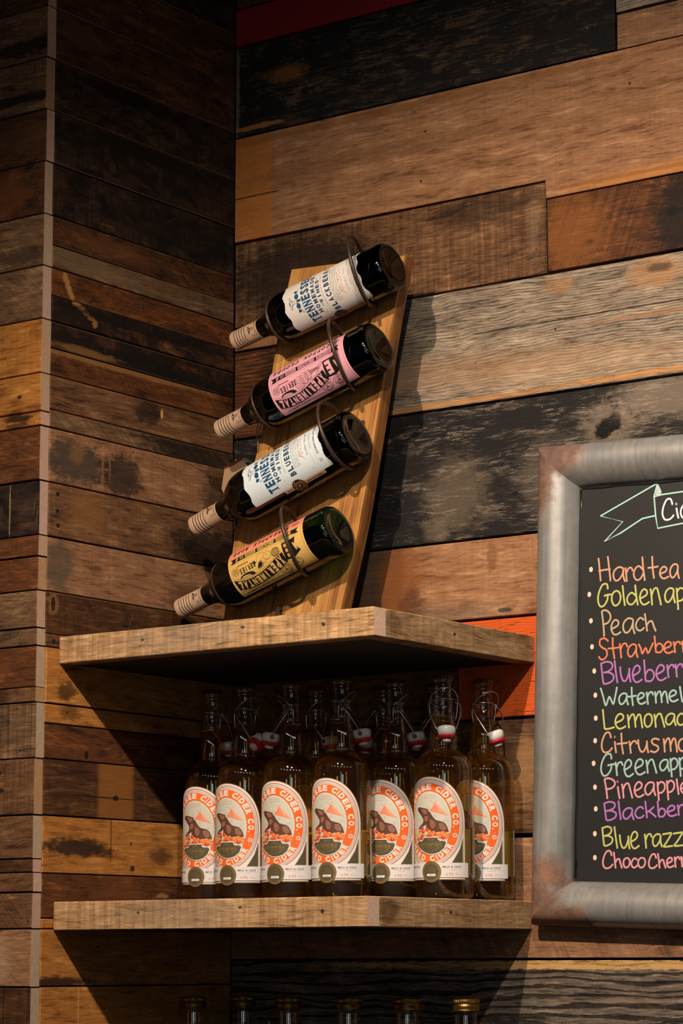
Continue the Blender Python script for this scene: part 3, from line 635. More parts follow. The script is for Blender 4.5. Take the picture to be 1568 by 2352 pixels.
def tall_label(t, paper, flavour, abv, place, seed, tan):
    ar = Art(R_W, lambda x, y: (x, y - 1.5)); w = 4.75
    ar.poly(paper, deckle(-w, w, 5.4, .05, seed=seed) + deckle(-w, w, 19.1, .05, seed=seed + 3)[::-1], 0)
    moose(ar, NAVY, BLUE, 0, 17.55, 1.45, 2, .055)
    ar.text(NAVY, 'EST', -1.75, 16.3, .42, .2, 0, 2); ar.text(NAVY, 'TN', 1.75, 16.3, .35, .2, 0, 2)
    # tall serif line
    xs = [-3.75 + i * .94 for i in range(9)]
    for ch, x in zip('TENNESSEE', xs):
        ar.text(BLUE, ch, x, 15.15, .74, 1.6, 0, 2, .045)
        for yy in (14.39, 15.91): ar.line(BLUE, [(x - .36, yy), (x + .36, yy)], .07, 3) if ch in 'TNE' and not (ch == 'T' and yy > 15) else None
    for ch, x in zip('HOMEMADE', [-2.8 + i * .8 for i in range(8)]): ar.text(NAVY, ch, x, 13.72, .6, .74, 0, 2, .05)
    ar.text(NAVY, 'THE', -2.1, 12.85, .42, .2, 0, 2)
    for ch, x in zip('WINES', [-1.5 + i * .76 for i in range(5)]): ar.text(NAVY, ch, x, 12.8, .58, .68, 0, 2, .05)
    ar.text(NAVY, 'CO', 2.1, 12.85, .3, .2, 0, 2)
    ar.text(DGRAY, 'MADE IN SMALL BATCHES OF RIPE FRUIT', 0, 12.15, 4.8, .17, 0, 2, .0)
    n_ = len(flavour)
    for i, ch in enumerate(flavour): ar.text(NAVY, ch, (i - (n_ - 1) / 2) * .78, 11.2, .56, .98, 0, 2, .045)
    for k, s_ in enumerate(['THIS WINE IS MADE WITH REAL FRUIT GROWN', 'IN THE HILLS AND PRESSED THE OLD WAY TO', 'KEEP EVERY DROP OF THE SUMMER IN IT SO', 'YOU CAN ENJOY IT WITH GOOD FRIENDS AND', 'FAMILY ALL THE YEAR ROUND']):
        ar.text(DGRAY, s_, 0, 10.42 - k * .33, 5.2 if k < 4 else 3.2, .19, 0, 2, .0)
    sig = [(-1.9, 8.5), (-1.5, 9.0), (-1.2, 8.4), (-.9, 9.1), (-.7, 8.5), (-.4, 8.75), (0, 8.4), (.2, 9.1), (.5, 8.4), (.8, 8.9), (1.1, 8.5), (1.5, 8.8), (1.9, 8.55)]
    ar.line(REDI, smooth_profile(sig, 3), .055, 2); ar.line(REDI, [(-2.3, 8.4), (-1.2, 8.95)], .04, 2)
    ar.text(DGRAY, abv, 0, 7.85, 3.6, .3, 0, 2, .0)
    ar.line(DGRAY, [(-3.3, 7.4), (3.3, 7.4)], .025, 2); ar.line(DGRAY, [(-3.3, 6.75), (3.3, 6.75)], .02, 2)
    ar.text(DGRAY, 'LIMITED RESERVE', 0, 7.08, 2.6, .2, 0, 2, .0)
    ar.text(NAVY, place, .3, 6.3, 5.2, .34, 0, 2, .03)
    ar.text(DGRAY, 'SINCE', -3.3, 6.45, .5, .14, 0, 2); ar.text(DGRAY, '1984', -3.3, 6.2, .5, .14, 0, 2)
    ar.line(DGRAY, [(-4.0, 8.1), (-3.6, 8.1)], .03, 2)
    for dx, dz in ((0, 0), (.12, .1), (0, .2), (-.12, .1)): ar.ell(NAVY, -3.4 + dx, 12.9 + dz, .035, .035, 2, 6)
    # strip and round medal stuck beside the label
    sx = -5.1
    ar.poly(tan, [(sx - .32, 7.0), (sx + .34, 6.9), (sx + .34, 14.2), (sx - .32, 14.1)], 1)
    ar.text(BLACK, 'AMERICAN WINE', sx, 8.9, 2.7, .2, math.pi / 2, 3); ar.text(BLACK, 'ELITE', sx, 13.4, .8, .2, math.pi / 2, 3)
    ar.ell(tan, sx, 11.6, 1.12, 1.12, 3, 40); ar.ell(BLACK, sx, 11.6, 1.05, 1.05, 4, 40); ar.ring(tan, sx, 11.6, .62, .62, .05, 5, 40); ar.ring(tan, sx, 11.6, .50, .50, .03, 5, 40)
    ar.text(tan, '90', sx, 11.6, .5, .42, 0, 5, .03); ar.arc_text(tan, 'BLUE CHIP', sx, 11.6, .82, .82, .2, 170, 10, 5, .02); ar.arc_text(tan, 'MEDALIST', sx, 11.6, .82, .82, .2, 200, 340, 5, .02)
    ar.build(t, 'label', {})
def wide_label(t, paper, strip, flavour, fruit):
    t0 = 3.7
    ar = Art(R_W, lambda a, b: (4.75 - b, t0 + a))
    ar.poly(paper, [(0, 0), (13.8, 0), (13.8, 9.5), (0, 9.5)], 0)
    if strip: ar.poly(strip, [(.05, .05), (13.75, .05), (13.75, 3.2), (.05, 3.2)], 1)
    for (x0, y0, x1, y1) in ((.35, .35, 13.4, .35), (13.4, .35, 13.4, 9.15), (.35, 9.15, 13.4, 9.15), (.35, .35, .35, 9.15)): ar.line(BLACK, [(x0, y0), (x1, y1)], .03, 2)
    # flavour name
    word = flavour; x0, x1 = 2.9, 12.7; st_ = (x1 - x0) / (len(word) - 1)
    for i, ch in enumerate(word):
        if ch != ' ': ar.text(BLACK, ch, x0 + i * st_, 2.4, st_ * .78, .78, 0, 3, .05, .25)
    ar.line(BLACK, [(x1 - .1, 2.95), (x1 + .12, 3.08)], .08, 3) if word.endswith('E') and strip else None
    ar.ring(BLACK, 1.5, 2.45, .8, .36, .05, 3, 30); ar.text(BLACK, 'LIMITED', 1.5, 2.55, 1.0, .17, 0, 3, .02); ar.text(BLACK, 'RELEASE', 1.5, 2.32, 1.0, .17, 0, 3, .02)
    # company strip
    ar.poly(BLACK, [(.8, 3.42), (13.3, 3.42), (12.9, 3.82), (13.3, 4.22), (12.4, 4.22), (12.4, 4.12), (1.7, 4.12), (1.7, 4.22), (.8, 4.22), (1.2, 3.82)], 2)
    ar.poly(paper, [(2.2, 3.5), (4.9, 3.5), (4.9, 4.04), (2.2, 4.04)], 3); ar.text(BLACK, 'TENNESSEE', 3.55, 3.77, 2.5, .42, 0, 4, .02)
    ar.poly(paper, [(5.3, 3.5), (8.3, 3.5), (8.3, 4.04), (5.3, 4.04)], 3); ar.text(BLACK, 'HOMEMADE', 6.8, 3.77, 2.8, .42, 0, 4, .02)
    ar.poly(paper, [(8.7, 3.5), (10.6, 3.5), (10.6, 4.04), (8.7, 4.04)], 3); ar.text(BLACK, 'WINES', 9.65, 3.77, 1.7, .42, 0, 4, .02)
    ar.text(paper, 'CO', 11.25, 3.77, .7, .42, 0, 4, .02); ar.poly(paper, [(11.9, 3.55), (12.2, 3.55), (12.4, 4.0), (12.1, 4.0)], 3)
    ar.line(BLACK, [(.8, 3.32), (13.3, 3.32)], .025, 2); ar.line(BLACK, [(.8, 4.4), (13.3, 4.4)], .025, 2)
    # banner with the big word
    top = smooth_profile([(4.0, 7.45), (6.12, 8.12), (8.99, 8.6), (11.6, 8.62), (13.35, 8.15)], 6); bot = smooth_profile([(4.3, 5.85), (6.01, 6.35), (8.1, 6.98), (10.08, 7.22), (11.86, 7.08), (13.5, 6.55)], 6)
    ar.poly(BLACK, top + bot[::-1], 2)
    fb = lambda a, c_: min(c_, key=lambda q: abs(q[0] - a))[1]
    for i, ch in enumerate('XPERIMENTAL'):
        a = 4.85 + i * .80; b0, b1 = fb(a, bot) + .14, fb(a, top) - .14
        rot = math.atan2(fb(a + .5, top) - fb(a - .5, top), 1.0)
        ar.text(paper, ch, a, (b0 + b1) / 2, .60 if ch != 'I' else .24, (b1 - b0), rot, 3, .06, 0.0, True)
    E_ = [(1.75, 4.75), (2.1, 5.7), (1.35, 6.55), (2.3, 6.7), (2.5, 6.45), (2.9, 7.25), (4.15, 7.1), (3.95, 6.5), (3.2, 6.6), (3.1, 6.15), (3.7, 6.1), (3.6, 5.6), (2.95, 5.7), (2.8, 5.2), (3.7, 5.1), (3.6, 4.6), (2.5, 4.7)]
    ar.poly(BLACK, [(1.55, 4.6), (2.45, 4.75), (2.6, 5.6), (2.95, 7.0), (2.7, 7.35), (1.2, 6.7), (1.95, 5.8)], 2); ar.text(paper, 'E', 3.2, 5.95, .95, 2.0, .08, 4, .06)
    ar.poly(BLACK, [(2.45, 4.7), (4.0, 4.75), (4.1, 7.2), (2.7, 7.3)], 3)
    ar.text(paper, '1', 1.95, 5.9, .25, 1.2, .3, 4, .02)
    ar.line(BLACK, smooth_profile([(4.0, 7.7), (6.1, 8.35), (9.0, 8.83), (11.6, 8.85), (13.2, 8.4)], 4), .035, 2)
    ar.line(BLACK, smooth_profile([(4.4, 5.65), (6.05, 6.15), (8.1, 6.78), (10.08, 7.02), (11.9, 6.88), (13.2, 6.4)], 4), .03, 2)
    tx = 'FOR NATIONAL PLEASURES & CONSUMPTION'; ar.text(BLACK, tx, 9.4, 8.98, 6.9, .22, .02, 2, .02)
    for i, ch in enumerate('SERIES'): ar.text(BLACK, ch, 9.3 + i * .50, 5.62 + .03 * i, .38, .8, -.02, 2, .03)
    ar.line(BLACK, [(10.2, 4.85), (12.2, 4.82)], .09, 2); ar.line(BLACK, [(10.2, 5.0), (12.8, 4.98)], .03, 2)
    # script flourish
    ar.poly(BLACK, smooth_profile([(9.5, 6.85), (10.0, 6.4), (11.0, 6.25), (12.0, 6.4), (12.35, 6.75), (11.6, 6.5), (10.6, 6.6), (10.2, 6.9)], 3), 2); ar.line(BLACK, smooth_profile([(9.8, 6.95), (11, 6.75), (12.2, 6.85)], 3), .05, 2); ar.ell(BLACK, 10.9, 6.45, .25, .1, 3, 12)
    # stamps
    ar.ell(BLACK, 13.02 - .35, 5.45, .62, .62, 2, 30); ar.ell(paper, 12.67, 5.45, .57, .57, 3, 30)
    for k in range(6): ar.line(BLACK, [(12.25, 5.13 + k * .13), (13.1, 5.13 + k * .13)], .05, 4)
    for (cx, cy_, rx, ry) in ((5.0, 8.0 + .35, .95, .75), (2.75, 8.15, .9, .75)):
        ar.ring(BLACK, cx, cy_, rx, ry, .04, 4, 36); ar.ring(BLACK, cx, cy_, rx * .68, ry * .68, .04, 4, 30); ar.arc_text(BLACK, 'STRAWBERRY', cx, cy_, rx * .83, ry * .83, .13, 170, 10, 4, .01); moose(ar, BLACK, None, cx, cy_, .42, 4, .05)
    # fruit drawing
    if fruit == 'pineapple':
        ar.ell(BLACK, 7.75, 5.35, .98, .82, 2, 30); ar.ell(paper, 7.75, 5.35, .93, .77, 3, 30); ar.ell(BLACK, 6.75, 5.3, .72, .58, 4, 30); ar.ell(paper, 6.75, 5.3, .67, .53, 5, 30)
        for i in range(16):
            r_ = random.Random(i); ar.ell(BLACK, 7.8 + r_.uniform(-.7, .7), 5.35 + r_.uniform(-.55, .55), .05, .03, 4, 6); ar.ell(BLACK, 6.75 + r_.uniform(-.45, .45), 5.3 + r_.uniform(-.35, .35), .04, .03, 6, 6)
        for k in range(5): ar.line(BLACK, smooth_profile([(4.7, 5.0 + k * .2), (5.3, 4.85 + k * .24), (5.9, 5.05 + k * .2)], 3), .09, 4)
        ar.ring(BLACK, 5.3, 5.4, .75, .62, .06, 4, 30)
        for k in range(11):
            a = math.radians(60 + k * 17); ar.poly(BLACK, [(8.55 + .12 * math.cos(a + 1.5), 6.0 + .12 * math.sin(a + 1.5)), (8.55 + .95 * math.cos(a), 6.0 + .75 * math.sin(a)), (8.55 - .12 * math.cos(a + 1.5), 6.0 - .12 * math.sin(a + 1.5))], 6)
        for k in range(7):
            a = math.radians(-60 + k * 20); ar.poly(BLACK, [(8.9, 5.5), (8.9 + .8 * math.cos(a), 5.4 + .55 * math.sin(a)), (8.95, 5.6)], 6)
    else:
        for (cx, cy_, rx, ry) in ((8.6, 6.0, .78, .95), (7.6, 5.7, .7, .85), (6.8, 5.5, .6, .7)):
            ar.ring(BLACK, cx, cy_, rx, ry, .04, 3, 30)
            for k in range(5): ar.line(BLACK, smooth_profile([(cx - rx * .8, cy_ - ry * .6 + k * .28), (cx, cy_ - ry * .5 + k * .28), (cx + rx * .7, cy_ - ry * .7 + k * .28)], 3), .035, 3)
        for k in range(6): ar.line(BLACK, [(6.6 - k * .3, 4.9 + k * .05), (6.3 - k * .3, 5.5), (5.9 - k * .25, 5.0)], .07, 3)
        ar.line(BLACK, smooth_profile([(6.4, 5.7), (5.2, 5.2), (4.2, 4.7), (4.3, 5.1), (5.4, 5.8)], 4), .05, 3)
    ar.build(t, 'label', {})
specs = [
 ((.1200, -.15, 2.4830), (.3986, -.15, 2.5526), 'topmost wine bottle in the rack, torn white label reading blackberry', 21, 'tall', ('BLACKBERRY', '11.5% ALC. / VOL.', 'HISTORIC GATLINBURG'), CREAM, MAUVE, .056, .0335),
 ((.0928, -.15, 2.3551), (.3751, -.15, 2.4410), 'second wine bottle from the top with a pink experimental series label', 29, 'wide', ('COTTON CLOUDS', 'cloud'), PINK, None, .061, .0335),
 ((.0472, -.15, 2.2180), (.3368, -.15, 2.3199), 'third wine bottle from the top, torn white label reading blueberry and round medal', 43, 'tall', ('BLUEBERRY', 'BLUEBERRY TABLE WINE', 'DOWNTOWN GATLINBURG'), CREAMB, TANL, .025, .0335),
 ((.0217, -.15, 2.1000), (.3059, -.15, 2.1899), 'lowest wine bottle in the rack with a yellow and coral pineapple rosé label', 29, 'wide', ('PINEAPPLE ROSE', 'pineapple'), YEL, CORAL, .073, .0335)]
rk = bpy.data.objects['wine_rack']
for i, (cp, bp_, lb, ph, kind, tx, pap, st_, ringz, rs) in enumerate(specs):
    b, d, base, e, vv = wine_bottle(lb, cp, bp_, None, math.radians(ph), None, .2)
    wine_fill(b, 0 if i < 3 else .058, WINE_D)
    screw_cap(b)
    if kind == 'tall': tall_label(b, pap, tx[0], tx[1], tx[2], i * 7 + 2, st_)
    else: wide_label(b, pap, st_, tx[0], tx[1])
    # rings of the rack: a wide hoop round the body and a small one round the shoulder
    inv = rk.location
    out = Vector((0, -1, 0)); upv = d.cross(out).normalized(); upv = upv if upv.z > 0 else -upv
    for zz, Rr, offu, offo, rt in ((ringz, .0505, .0105, .0060, .0027), (.211, .0330, .0, -.0035, .0026)):
        cpt = base + d * zz + upv * offu + out * offo
        pts = [cpt + upv * Rr * math.cos(a) + out * Rr * math.sin(a) for a in [2 * math.pi * k / 40 for k in range(40)]]
        if zz < .2:   # bowed so that it ends on the board
            pts = [Vector((q.x, min(q.y, RY - .002), q.z)) + d * ((.018 if i != 2 else .008) * (q - cpt).dot(out) / Rr * -1) for q in pts]
        else: pts = [Vector((q.x, min(q.y, RY - .002), q.z)) for q in pts]
        bm = bmesh.new(); add_tube(bm, [q - inv for q in pts], rt, 8, closed=True)
        bm_obj('iron_ring', bm, IRON, rk, smooth=True)
        # flat strap that fixes the ring to the board
        bm = bmesh.new(); cx, cz = cpt.x - inv.x, cpt.z - inv.z
        sx0 = .014 if zz < .2 else .009
        add_box(bm, cx - sx0, cx + sx0, RY - .004 - inv.y, RY - .0006 - inv.y, cz - Rr * .55, cz + Rr * .55, .0006)
        bm_obj('strap', bm, IRON, rk)
# iron foot at the bottom of the stave and a small folded note behind it
bm = bmesh.new(); add_tube(bm, [(.005, -.0125 - .004, .055), (.012, -.032, .052), (.014, -.04, .03), (.008, -.045, .004), (-.02, -.045, .003), (-.028, -.04, .006)], .003, 6)
bm_obj('foot_bracket', bm, IRON, rk, smooth=True)
NOTE = simple('note_paper', '#a08060', .7, noise_amt=.1); 
bm = bmesh.new(); vs_ = [bm.verts.new(p_) for p_ in ((.045, -.079, 2.315), (.076, -.079, 2.327), (.108, -.079, 2.292), (.098, -.079, 2.262), (.056, -.079, 2.255), (.040, -.079, 2.285))]
f = bm.faces.new(vs_); r_ = bmesh.ops.extrude_face_region(bm, geom=[f]); bmesh.ops.translate(bm, vec=(0, .0012, 0), verts=[g for g in r_['geom'] if isinstance(g, bmesh.types.BMVert)])
nt_ = bm_obj('paper_tag', bm, NOTE, rk); nt_.location = (-OX, .096, -OZ)
bm = bmesh.new(); add_tube(bm, [(.046, -.0795, 2.3155), (.062, -.0798, 2.3185), (.077, -.0795, 2.328)], .0011, 6); e_ = bm_obj('red_edge', bm, simple('red_edge', '#a02a22', .6), rk); e_.location = (-OX, .096, -OZ)
# raffia strands
RAF = simple('raffia', '#a08a55', .7)
bm = bmesh.new()
for (xa, za, xb, zb, bw) in ((.150, 2.392, .128, 2.335, -.012), (.156, 2.392, .131, 2.325, -.014), (.205, 2.402, .192, 2.366, -.003), (.198, 2.40, .187, 2.368, -.003)):
    add_tube(bm, smooth_profile([(xa - OX, YF - .004, za - OZ), ((xa + xb) / 2 + bw * .4 - OX, YF - .006, (za + zb) / 2 - OZ), (xb - OX, YF - .002, zb - OZ)], 4), .0009, 5)
bm_obj('raffia_strands', bm, RAF, rk, smooth=True)['kind'] = 'stuff'
# ------------------------------------------------------------------ swing top cider bottles
BEAR=[(-193,216),(-169,228),(-120,220),(-67,209),(-25,197),(-1,185),(-6,161),(18,153),(36,122),(67,74),(100,35),(149,19),(196,7),(231,-24),(251,-68),(262,-107),(270,-139),(235,-143),(196,-139),(149,-135),(92,-143),(49,-147),(13,-131),(-25,-99),(-41,-68),(-35,-28),(-56,-36),(-102,-56),(-140,-84),(-169,-99),(-177,-76),(-147,-44),(-102,-13),(-84,27),(-96,66),(-133,114),(-177,161),(-202,193)]
HI1=[(18,51),(67,27),(92,-13),(84,-68),(49,-91),(18,-36)]
HI2=[(141,-13),(196,-13),(227,-52),(235,-99),(196,-115),(149,-76)]
HI3=[(-140,201),(-67,193),(-25,169),(-35,122),(-90,137)]
HI4=[(-67,90),(-15,98),(-6,51),(-46,11),(-67,35)]
TENT=[(96,280),(13,165),(266,94)]
TENT2=[(96,280),(149,153),(266,94)]
APP=[(-108,-76),(-25,-99),(9,-131),(-154,-115),(-56,-170),(18,-186),(100,-170),(173,-170),(243,-163),(-169,-170),(-127,-218),(196,-218),(149,-210),(235,-210),(-206,-198),(-188,-238),(-90,-127),(67,-147)]
BANN=[(-84,-218),(125,-218),(125,-245),(149,-265),(208,-265),(235,-285),(208,-368),(149,-423),(84,-447),(13,-451),(-67,-423),(-154,-360),(-211,-293),(-177,-265),(-108,-265),(-84,-241)]
POLES=[[(22,315),(88,270)],[(-20,224),(24,194)],[(114,321),(92,276)]]
R_C = .0397
CLEAR = glass('clear_glass', '#fafaf6', .015, 2.0)
CIDER = glass('cider', '#fbeec4', .04, 1.15, milk=.035, milk_col='#e09226', milk_edge=.26)
ORANGE = ink('print_orange', '#ec6420'); OFFW = ink('print_offwhite', '#e2d9cf'); GOLD = simple('print_gold', '#9c7e4a', .4, .35); SILV = ink('print_silver', '#b9b4ae')
DRED = ink('print_dark_red', '#a8281c'); OLIVE = ink('print_olive', '#524c38'); BEARC = ink('print_brown', '#5d3a2c'); BEARL = ink('print_light_brown', '#8c6250'); SKYP = ink('print_sky', '#c2c0b2'); TENT1 = ink('print_salmon', '#dd8266'); TENT2C = ink('print_salmon_light', '#de9c74')
APP1 = ink('print_apple_red', '#cf3a1a'); APP2 = ink('print_apple_orange', '#e2762c'); APP3 = ink('print_apple_yellow', '#d9b05a'); TKT = ink('ticket_white', '#d9d3d2'); SEAL = simple('seal_gold', '#7a6440', .42, .3)
STEEL = simple('steel_wire', '#b9b5b0', .25, .95); PORC = simple('porcelain', '#d8d4cc', .18, coat=.5); RUB = simple('red_rubber', '#b5121c', .45); CROWN = simple('bronze_crown_cap', '#8a6428', .35, .9)
BACKL = ink('back_label_paper', '#faeec8')
CP = [(0, .006), (.018, .004), (.030, .0012), (.0345, .0008), (.0380, .0030), (R_C, .0075), (R_C, .05), (R_C, .150)] 
CN = smooth_profile([(R_C, .150), (.0396, .165), (.0386, .1776), (.0345, .187), (.0262, .1945), (.0200, .1985)], 5)
CT = [(.0195, .1990), (.0200, .2005), (.0196, .2020)] + smooth_profile([(.0190, .2035), (.0192, .2100), (.0178, .2250), (.0152, .2380), (.0140, .2450)], 4) + [(.0146, .2462), (.0146, .2480), (.0134, .2492), (.0130, .262), (.0137, .2640), (.0142, .2665), (.0137, .2690), (.0126, .2705), (.0122, .285), (.0124, .2895), (.0135, .2900), (.0137, .2925), (.0132, .2945), (.0125, .2955), (.0, .2955)]
def cider_bottle():
    t = thing('cider_bottle', '', 'bottle', group='swing top cider bottles on the middle shelf')
    bm_obj('glass', lathe(CP + CN[1:] + CT, 56), CLEAR, t, smooth=True)
    inn = [(max(0, r - .0022), z + (.003 if z < .01 else 0)) for r, z in (CP + CN[1:] + CT[:]) if z < .2445]
    inn.append((0, inn[-1][1])); bm_obj('cider', lathe(inn, 40), CIDER, t, smooth=True)
    # --- front label, centred towards local -y; flat coordinates in cm, label centre 10.6 cm up
    ZC = 10.04
    ar = Art(R_C, lambda x, y: (x, y * .915 + ZC))
    arch = [(5.02 * math.cos(math.radians(a)), 6.54 * math.sin(math.radians(a))) for a in range(0, 181, 4)]
    ar.poly(GOLD, [(5.12 / 5.02 * x, y * 6.66 / 6.54) for x, y in arch] + [(-5.12, -8.22), (5.12, -8.22)], 0)
    ar.poly(OFFW, arch + [(-5.02, -8.1), (5.02, -8.1)], 1)
    for sx in (-1, 1):
        ar.poly(OLIVE, [(sx * 4.72, -2.2), (sx * 4.72, -6.6), (sx * 2.4, -6.6), (sx * 3.3, -5.45), (sx * 4.2, -3.9)], 2)
        ar.line(GOLD, [(sx * 4.84, 0), (sx * 4.84, -7.0)], .05, 2); ar.line(GOLD, [(sx * 4.6, -2.3), (sx * 4.6, -6.6)], .04, 3)
    ar.ell(OFFW, 0, 0, 4.86, 6.42, 3, 64); ar.ring(DRED, 0, 0, 4.78, 6.30, .09, 4, 72)
    ar.ring(SILV, 0, 0, 4.62, 6.14, .34, 4, 72); ar.ell(ORANGE, 0, 0, 4.22, 5.72, 4, 64)
    tiny = 'PROUDLY MADE BY TENNESSEE CIDER COMPANY IN THE GREAT SMOKY MOUNTAINS OF TENNESSEE LIMITED BATCH '
    ar.arc_text(OFFW, tiny, 0, 0, 4.45, 5.97, .17, 190, -10, 5, .0); ar.arc_text(OFFW, tiny[:60], 0, 0, 4.45, 5.97, .17, 200, 340, 5, .0)
    ar.arc_text(OFFW, 'TENNESSEE CIDER CO.', 0, 0, 3.68, 5.16, .86, 190, -9, 5, .055, wf=.80)
    ar.arc_text(OFFW, 'HARD CIDER', 0, 0, 3.68, 5.16, .86, 215, 325, 5, .055, wf=.80)
    for sx in (-1, 1):
        for k in range(12):
            a = k * math.pi / 6; x, y = sx * 3.55, -1.85; ar.line(OFFW, [(x + .14 * math.cos(a), y + .14 * math.sin(a)), (x + .36 * math.cos(a), y + .36 * math.sin(a))], .08, 5)
        ar.ell(OFFW, sx * 3.62, -1.2, .06, .06, 5, 8); ar.ell(OFFW, sx * 3.35, -2.55, .06, .06, 5, 8)
    ar.ell(GOLD, 0, 0, 3.12, 4.55, 5, 56); ar.ell(OFFW, 0, 0, 3.05, 4.48, 6, 56); ar.ell(SKYP, 0, 0, 2.95, 4.38, 7, 56)
    c_ = lambda L_: [(x / 100, y / 100) for x, y in L_]
    for k in range(14):
        r_ = random.Random(k + 50); ar.ell(SILV, r_.uniform(-1.5, 2.4), r_.uniform(-1., 1.2), r_.uniform(.15, .4), r_.uniform(.1, .3), 8, 8)
    ar.text(MAUVE, 'AN OLD FASHIONED', .22, 3.9, 1.6, .16, 0, 8, 0); ar.text(MAUVE, 'SMALL BATCH DRINK', .22, 3.55, 1.7, .16, 0, 8, 0)
    ar.poly(TENT1, c_(TENT), 8); ar.poly(TENT2C, c_(TENT2), 9)
    for l in POLES: ar.line(TENT1, c_(l), .06, 8)
    ar.poly(BEARC, c_(BEAR), 10)
    for h_ in (HI1, HI2, HI3, HI4): ar.poly(BEARL, smooth_profile(c_(h_) + [c_(h_)[0]], 2), 11)
    hc = c_(BEAR)
    for k in range(26):
        r_ = random.Random(k); x = r_.uniform(-.9, 2.2); y = -.2 - .25 * x + r_.uniform(-.6, .5); ar.line(BEARC, [(x, y), (x + .12, y - .25)], .03, 12)
    for k in range(8): ar.line(BLACK, [(-1.75 + k * .03, 1.9 - k * .05), (-1.55 + k * .04, 1.8 - k * .05)], .03, 12)
    ar.ell(BLACK, -1.3, 1.95, .04, .05, 12, 6)
    xs = c_(APP); extra = [(-.1, -1.9), (.5, -1.9), (1.3, -1.75), (2.2, -1.9), (-1.0, -1.85), (-.9, -2.3), (1.9, -1.5), (2.5, -1.7), (-2.4, -1.6)]
    for k, (x, y) in enumerate(extra + xs):
        if (x / 2.95) ** 2 + (y / 4.38) ** 2 > .92: continue
        A_ = (APP1, APP2, APP2, APP3, APP1)[k % 5]; ar.ell(A_, x, y, .30, .26, 12 + (k % 3), 12)
        ar.ell(OFFW, x + .06, y + .09, .08, .05, 15, 6); ar.ell(BEARC, x - .05, y - .02, .035, .03, 15, 5)
    bn = c_(BANN); ctr = (.05, -3.3)
    ar.poly(OFFW, [(ctr[0] + (x - ctr[0]) * 1.08, ctr[1] + (y - ctr[1]) * 1.1) for x, y in bn], 16); ar.poly(OLIVE, bn, 17)
    ar.text(GOLD, '· 1854 ·', .2, -2.48, 1.5, .26, 0, 18, .02, .2); ar.text(GOLD, 'GATLINBURG', .04, -3.15, 3.3, .38, 0, 18, .03); ar.text(GOLD, 'THE OLD', .12, -3.66, 1.0, .17, 0, 18, .01)
    ar.arc_text(GOLD, 'GENERAL STORE', .1, -2.2, 1.75, 1.95, .24, 222, 318, 18, .02)
    ar.line(GOLD, [(-2.0, -2.82), (2.1, -2.82)], .04, 18); ar.line(GOLD, [(-1.75, -3.46), (1.85, -3.46)], .04, 18)
    # ticket strip with saw-tooth ends
    zz = []
    for k in range(11): zz.append((5.52 + (.07 if k % 2 else -.03), -5.78 - k * .208))
    ar.poly(TKT, zz + [(-x, y) for x, y in zz[::-1]], 18)
    ar.text(OLIVE, 'PINEAPPLE', -2.85, -6.32, 2.6, .30, 0, 19, .02); ar.text(OLIVE, 'MILD & CRISP', 3.12, -6.36, 2.5, .27, 0, 19, .01)
    ar.line(SILV, [(2.0, -6.62), (4.5, -6.62)], .03, 19); ar.text(SILV, 'FINISH', 3.2, -6.8, .9, .12, 0, 19, 0)
    ar.text(TENT1, '6.9%', 2.75, -7.4, .95, .42, 0, 19, .01); ar.text(TENT1, 'ALC', 3.7, -7.28, .4, .14, 0, 19, 0); ar.text(TENT1, 'BY VOLUME', 3.95, -7.52, .9, .12, 0, 19, 0)
    ar.text(SILV, 'FLAVOR', -2.9, -6.75, .9, .14, 0, 19, 0); ar.text(TENT1, '22 FL OZ', -3.0, -7.35, 1.6, .3, 0, 19, 0)
    ar.line(SILV, [(-4.9, -7.98), (4.9, -7.98)], .03, 2)
    ar.ell(SEAL, .33, -7.05, 1.36, 1.52, 20, 44); ar.ring(GOLD, .33, -7.05, 1.26, 1.42, .05, 21, 40); ar.ring(OLIVE, .33, -7.05, .98, 1.12, .04, 21, 36)
    ar.ell(OLIVE, .33, -7.05, .93, 1.06, 21, 36)
    ar.arc_text(GOLD, 'TENNESSEE CIDER CO', .33, -7.05, 1.1, 1.26, .17, 215, -35, 22, .01); ar.arc_text(GOLD, 'SMALL BATCH', .33, -7.05, 1.1, 1.26, .16, 230, 310, 22, .01)
    for k, s_ in enumerate(('THE OLD', 'CIDER HOUSE', 'BY BARREL', 'NET BOXES')): ar.text(GOLD, s_, .33, -6.42 - k * .22, (.7, 1.1, 1.3, 1.4)[k], .12, 0, 22, .01)
    ar.poly(TKT, [(-.28, -7.35), (.94, -7.35), (.94, -7.68), (-.28, -7.68)], 22); ar.text(TENT1, '0021', .33, -7.515, .6, .16, 0, 23, 0)
    ar.build(t, 'label', {})
    # --- back label: seen from inside through the cider
    bm = bmesh.new(); n = 26; pr = None
    for i in range(n + 1):
        a = math.radians(105 + 87 * i / n); x, y = (R_C + .0003) * math.sin(a), -(R_C + .0003) * math.cos(a)
        cur = (bm.verts.new((x, y, .0326)), bm.verts.new((x, y, .0943)))
        if pr: bm.faces.new((pr[0], cur[0], cur[1], pr[1]))
        pr = cur
    bm_obj('back_label', bm, BACKL, t)
    # --- crown cap with crimped skirt
    bm = bmesh.new(); seg = 84; prof = [(0, .2995), (.0105, .2993), (.0128, .2982), (.0137, .2965), (.0148, .2935), (.0146, .2930)]; rings = []
    for j, (r, z) in enumerate(prof):
        if r == 0: rings.append([bm.verts.new((0, 0, z))]); continue
        rings.append([bm.verts.new(((r + (.0006 if j >= 3 else 0) * math.cos(21 * 2 * math.pi * k / seg)) * math.cos(2 * math.pi * k / seg), (r + (.0006 if j >= 3 else 0) * math.cos(21 * 2 * math.pi * k / seg)) * math.sin(2 * math.pi * k / seg), z)) for k in range(seg)])
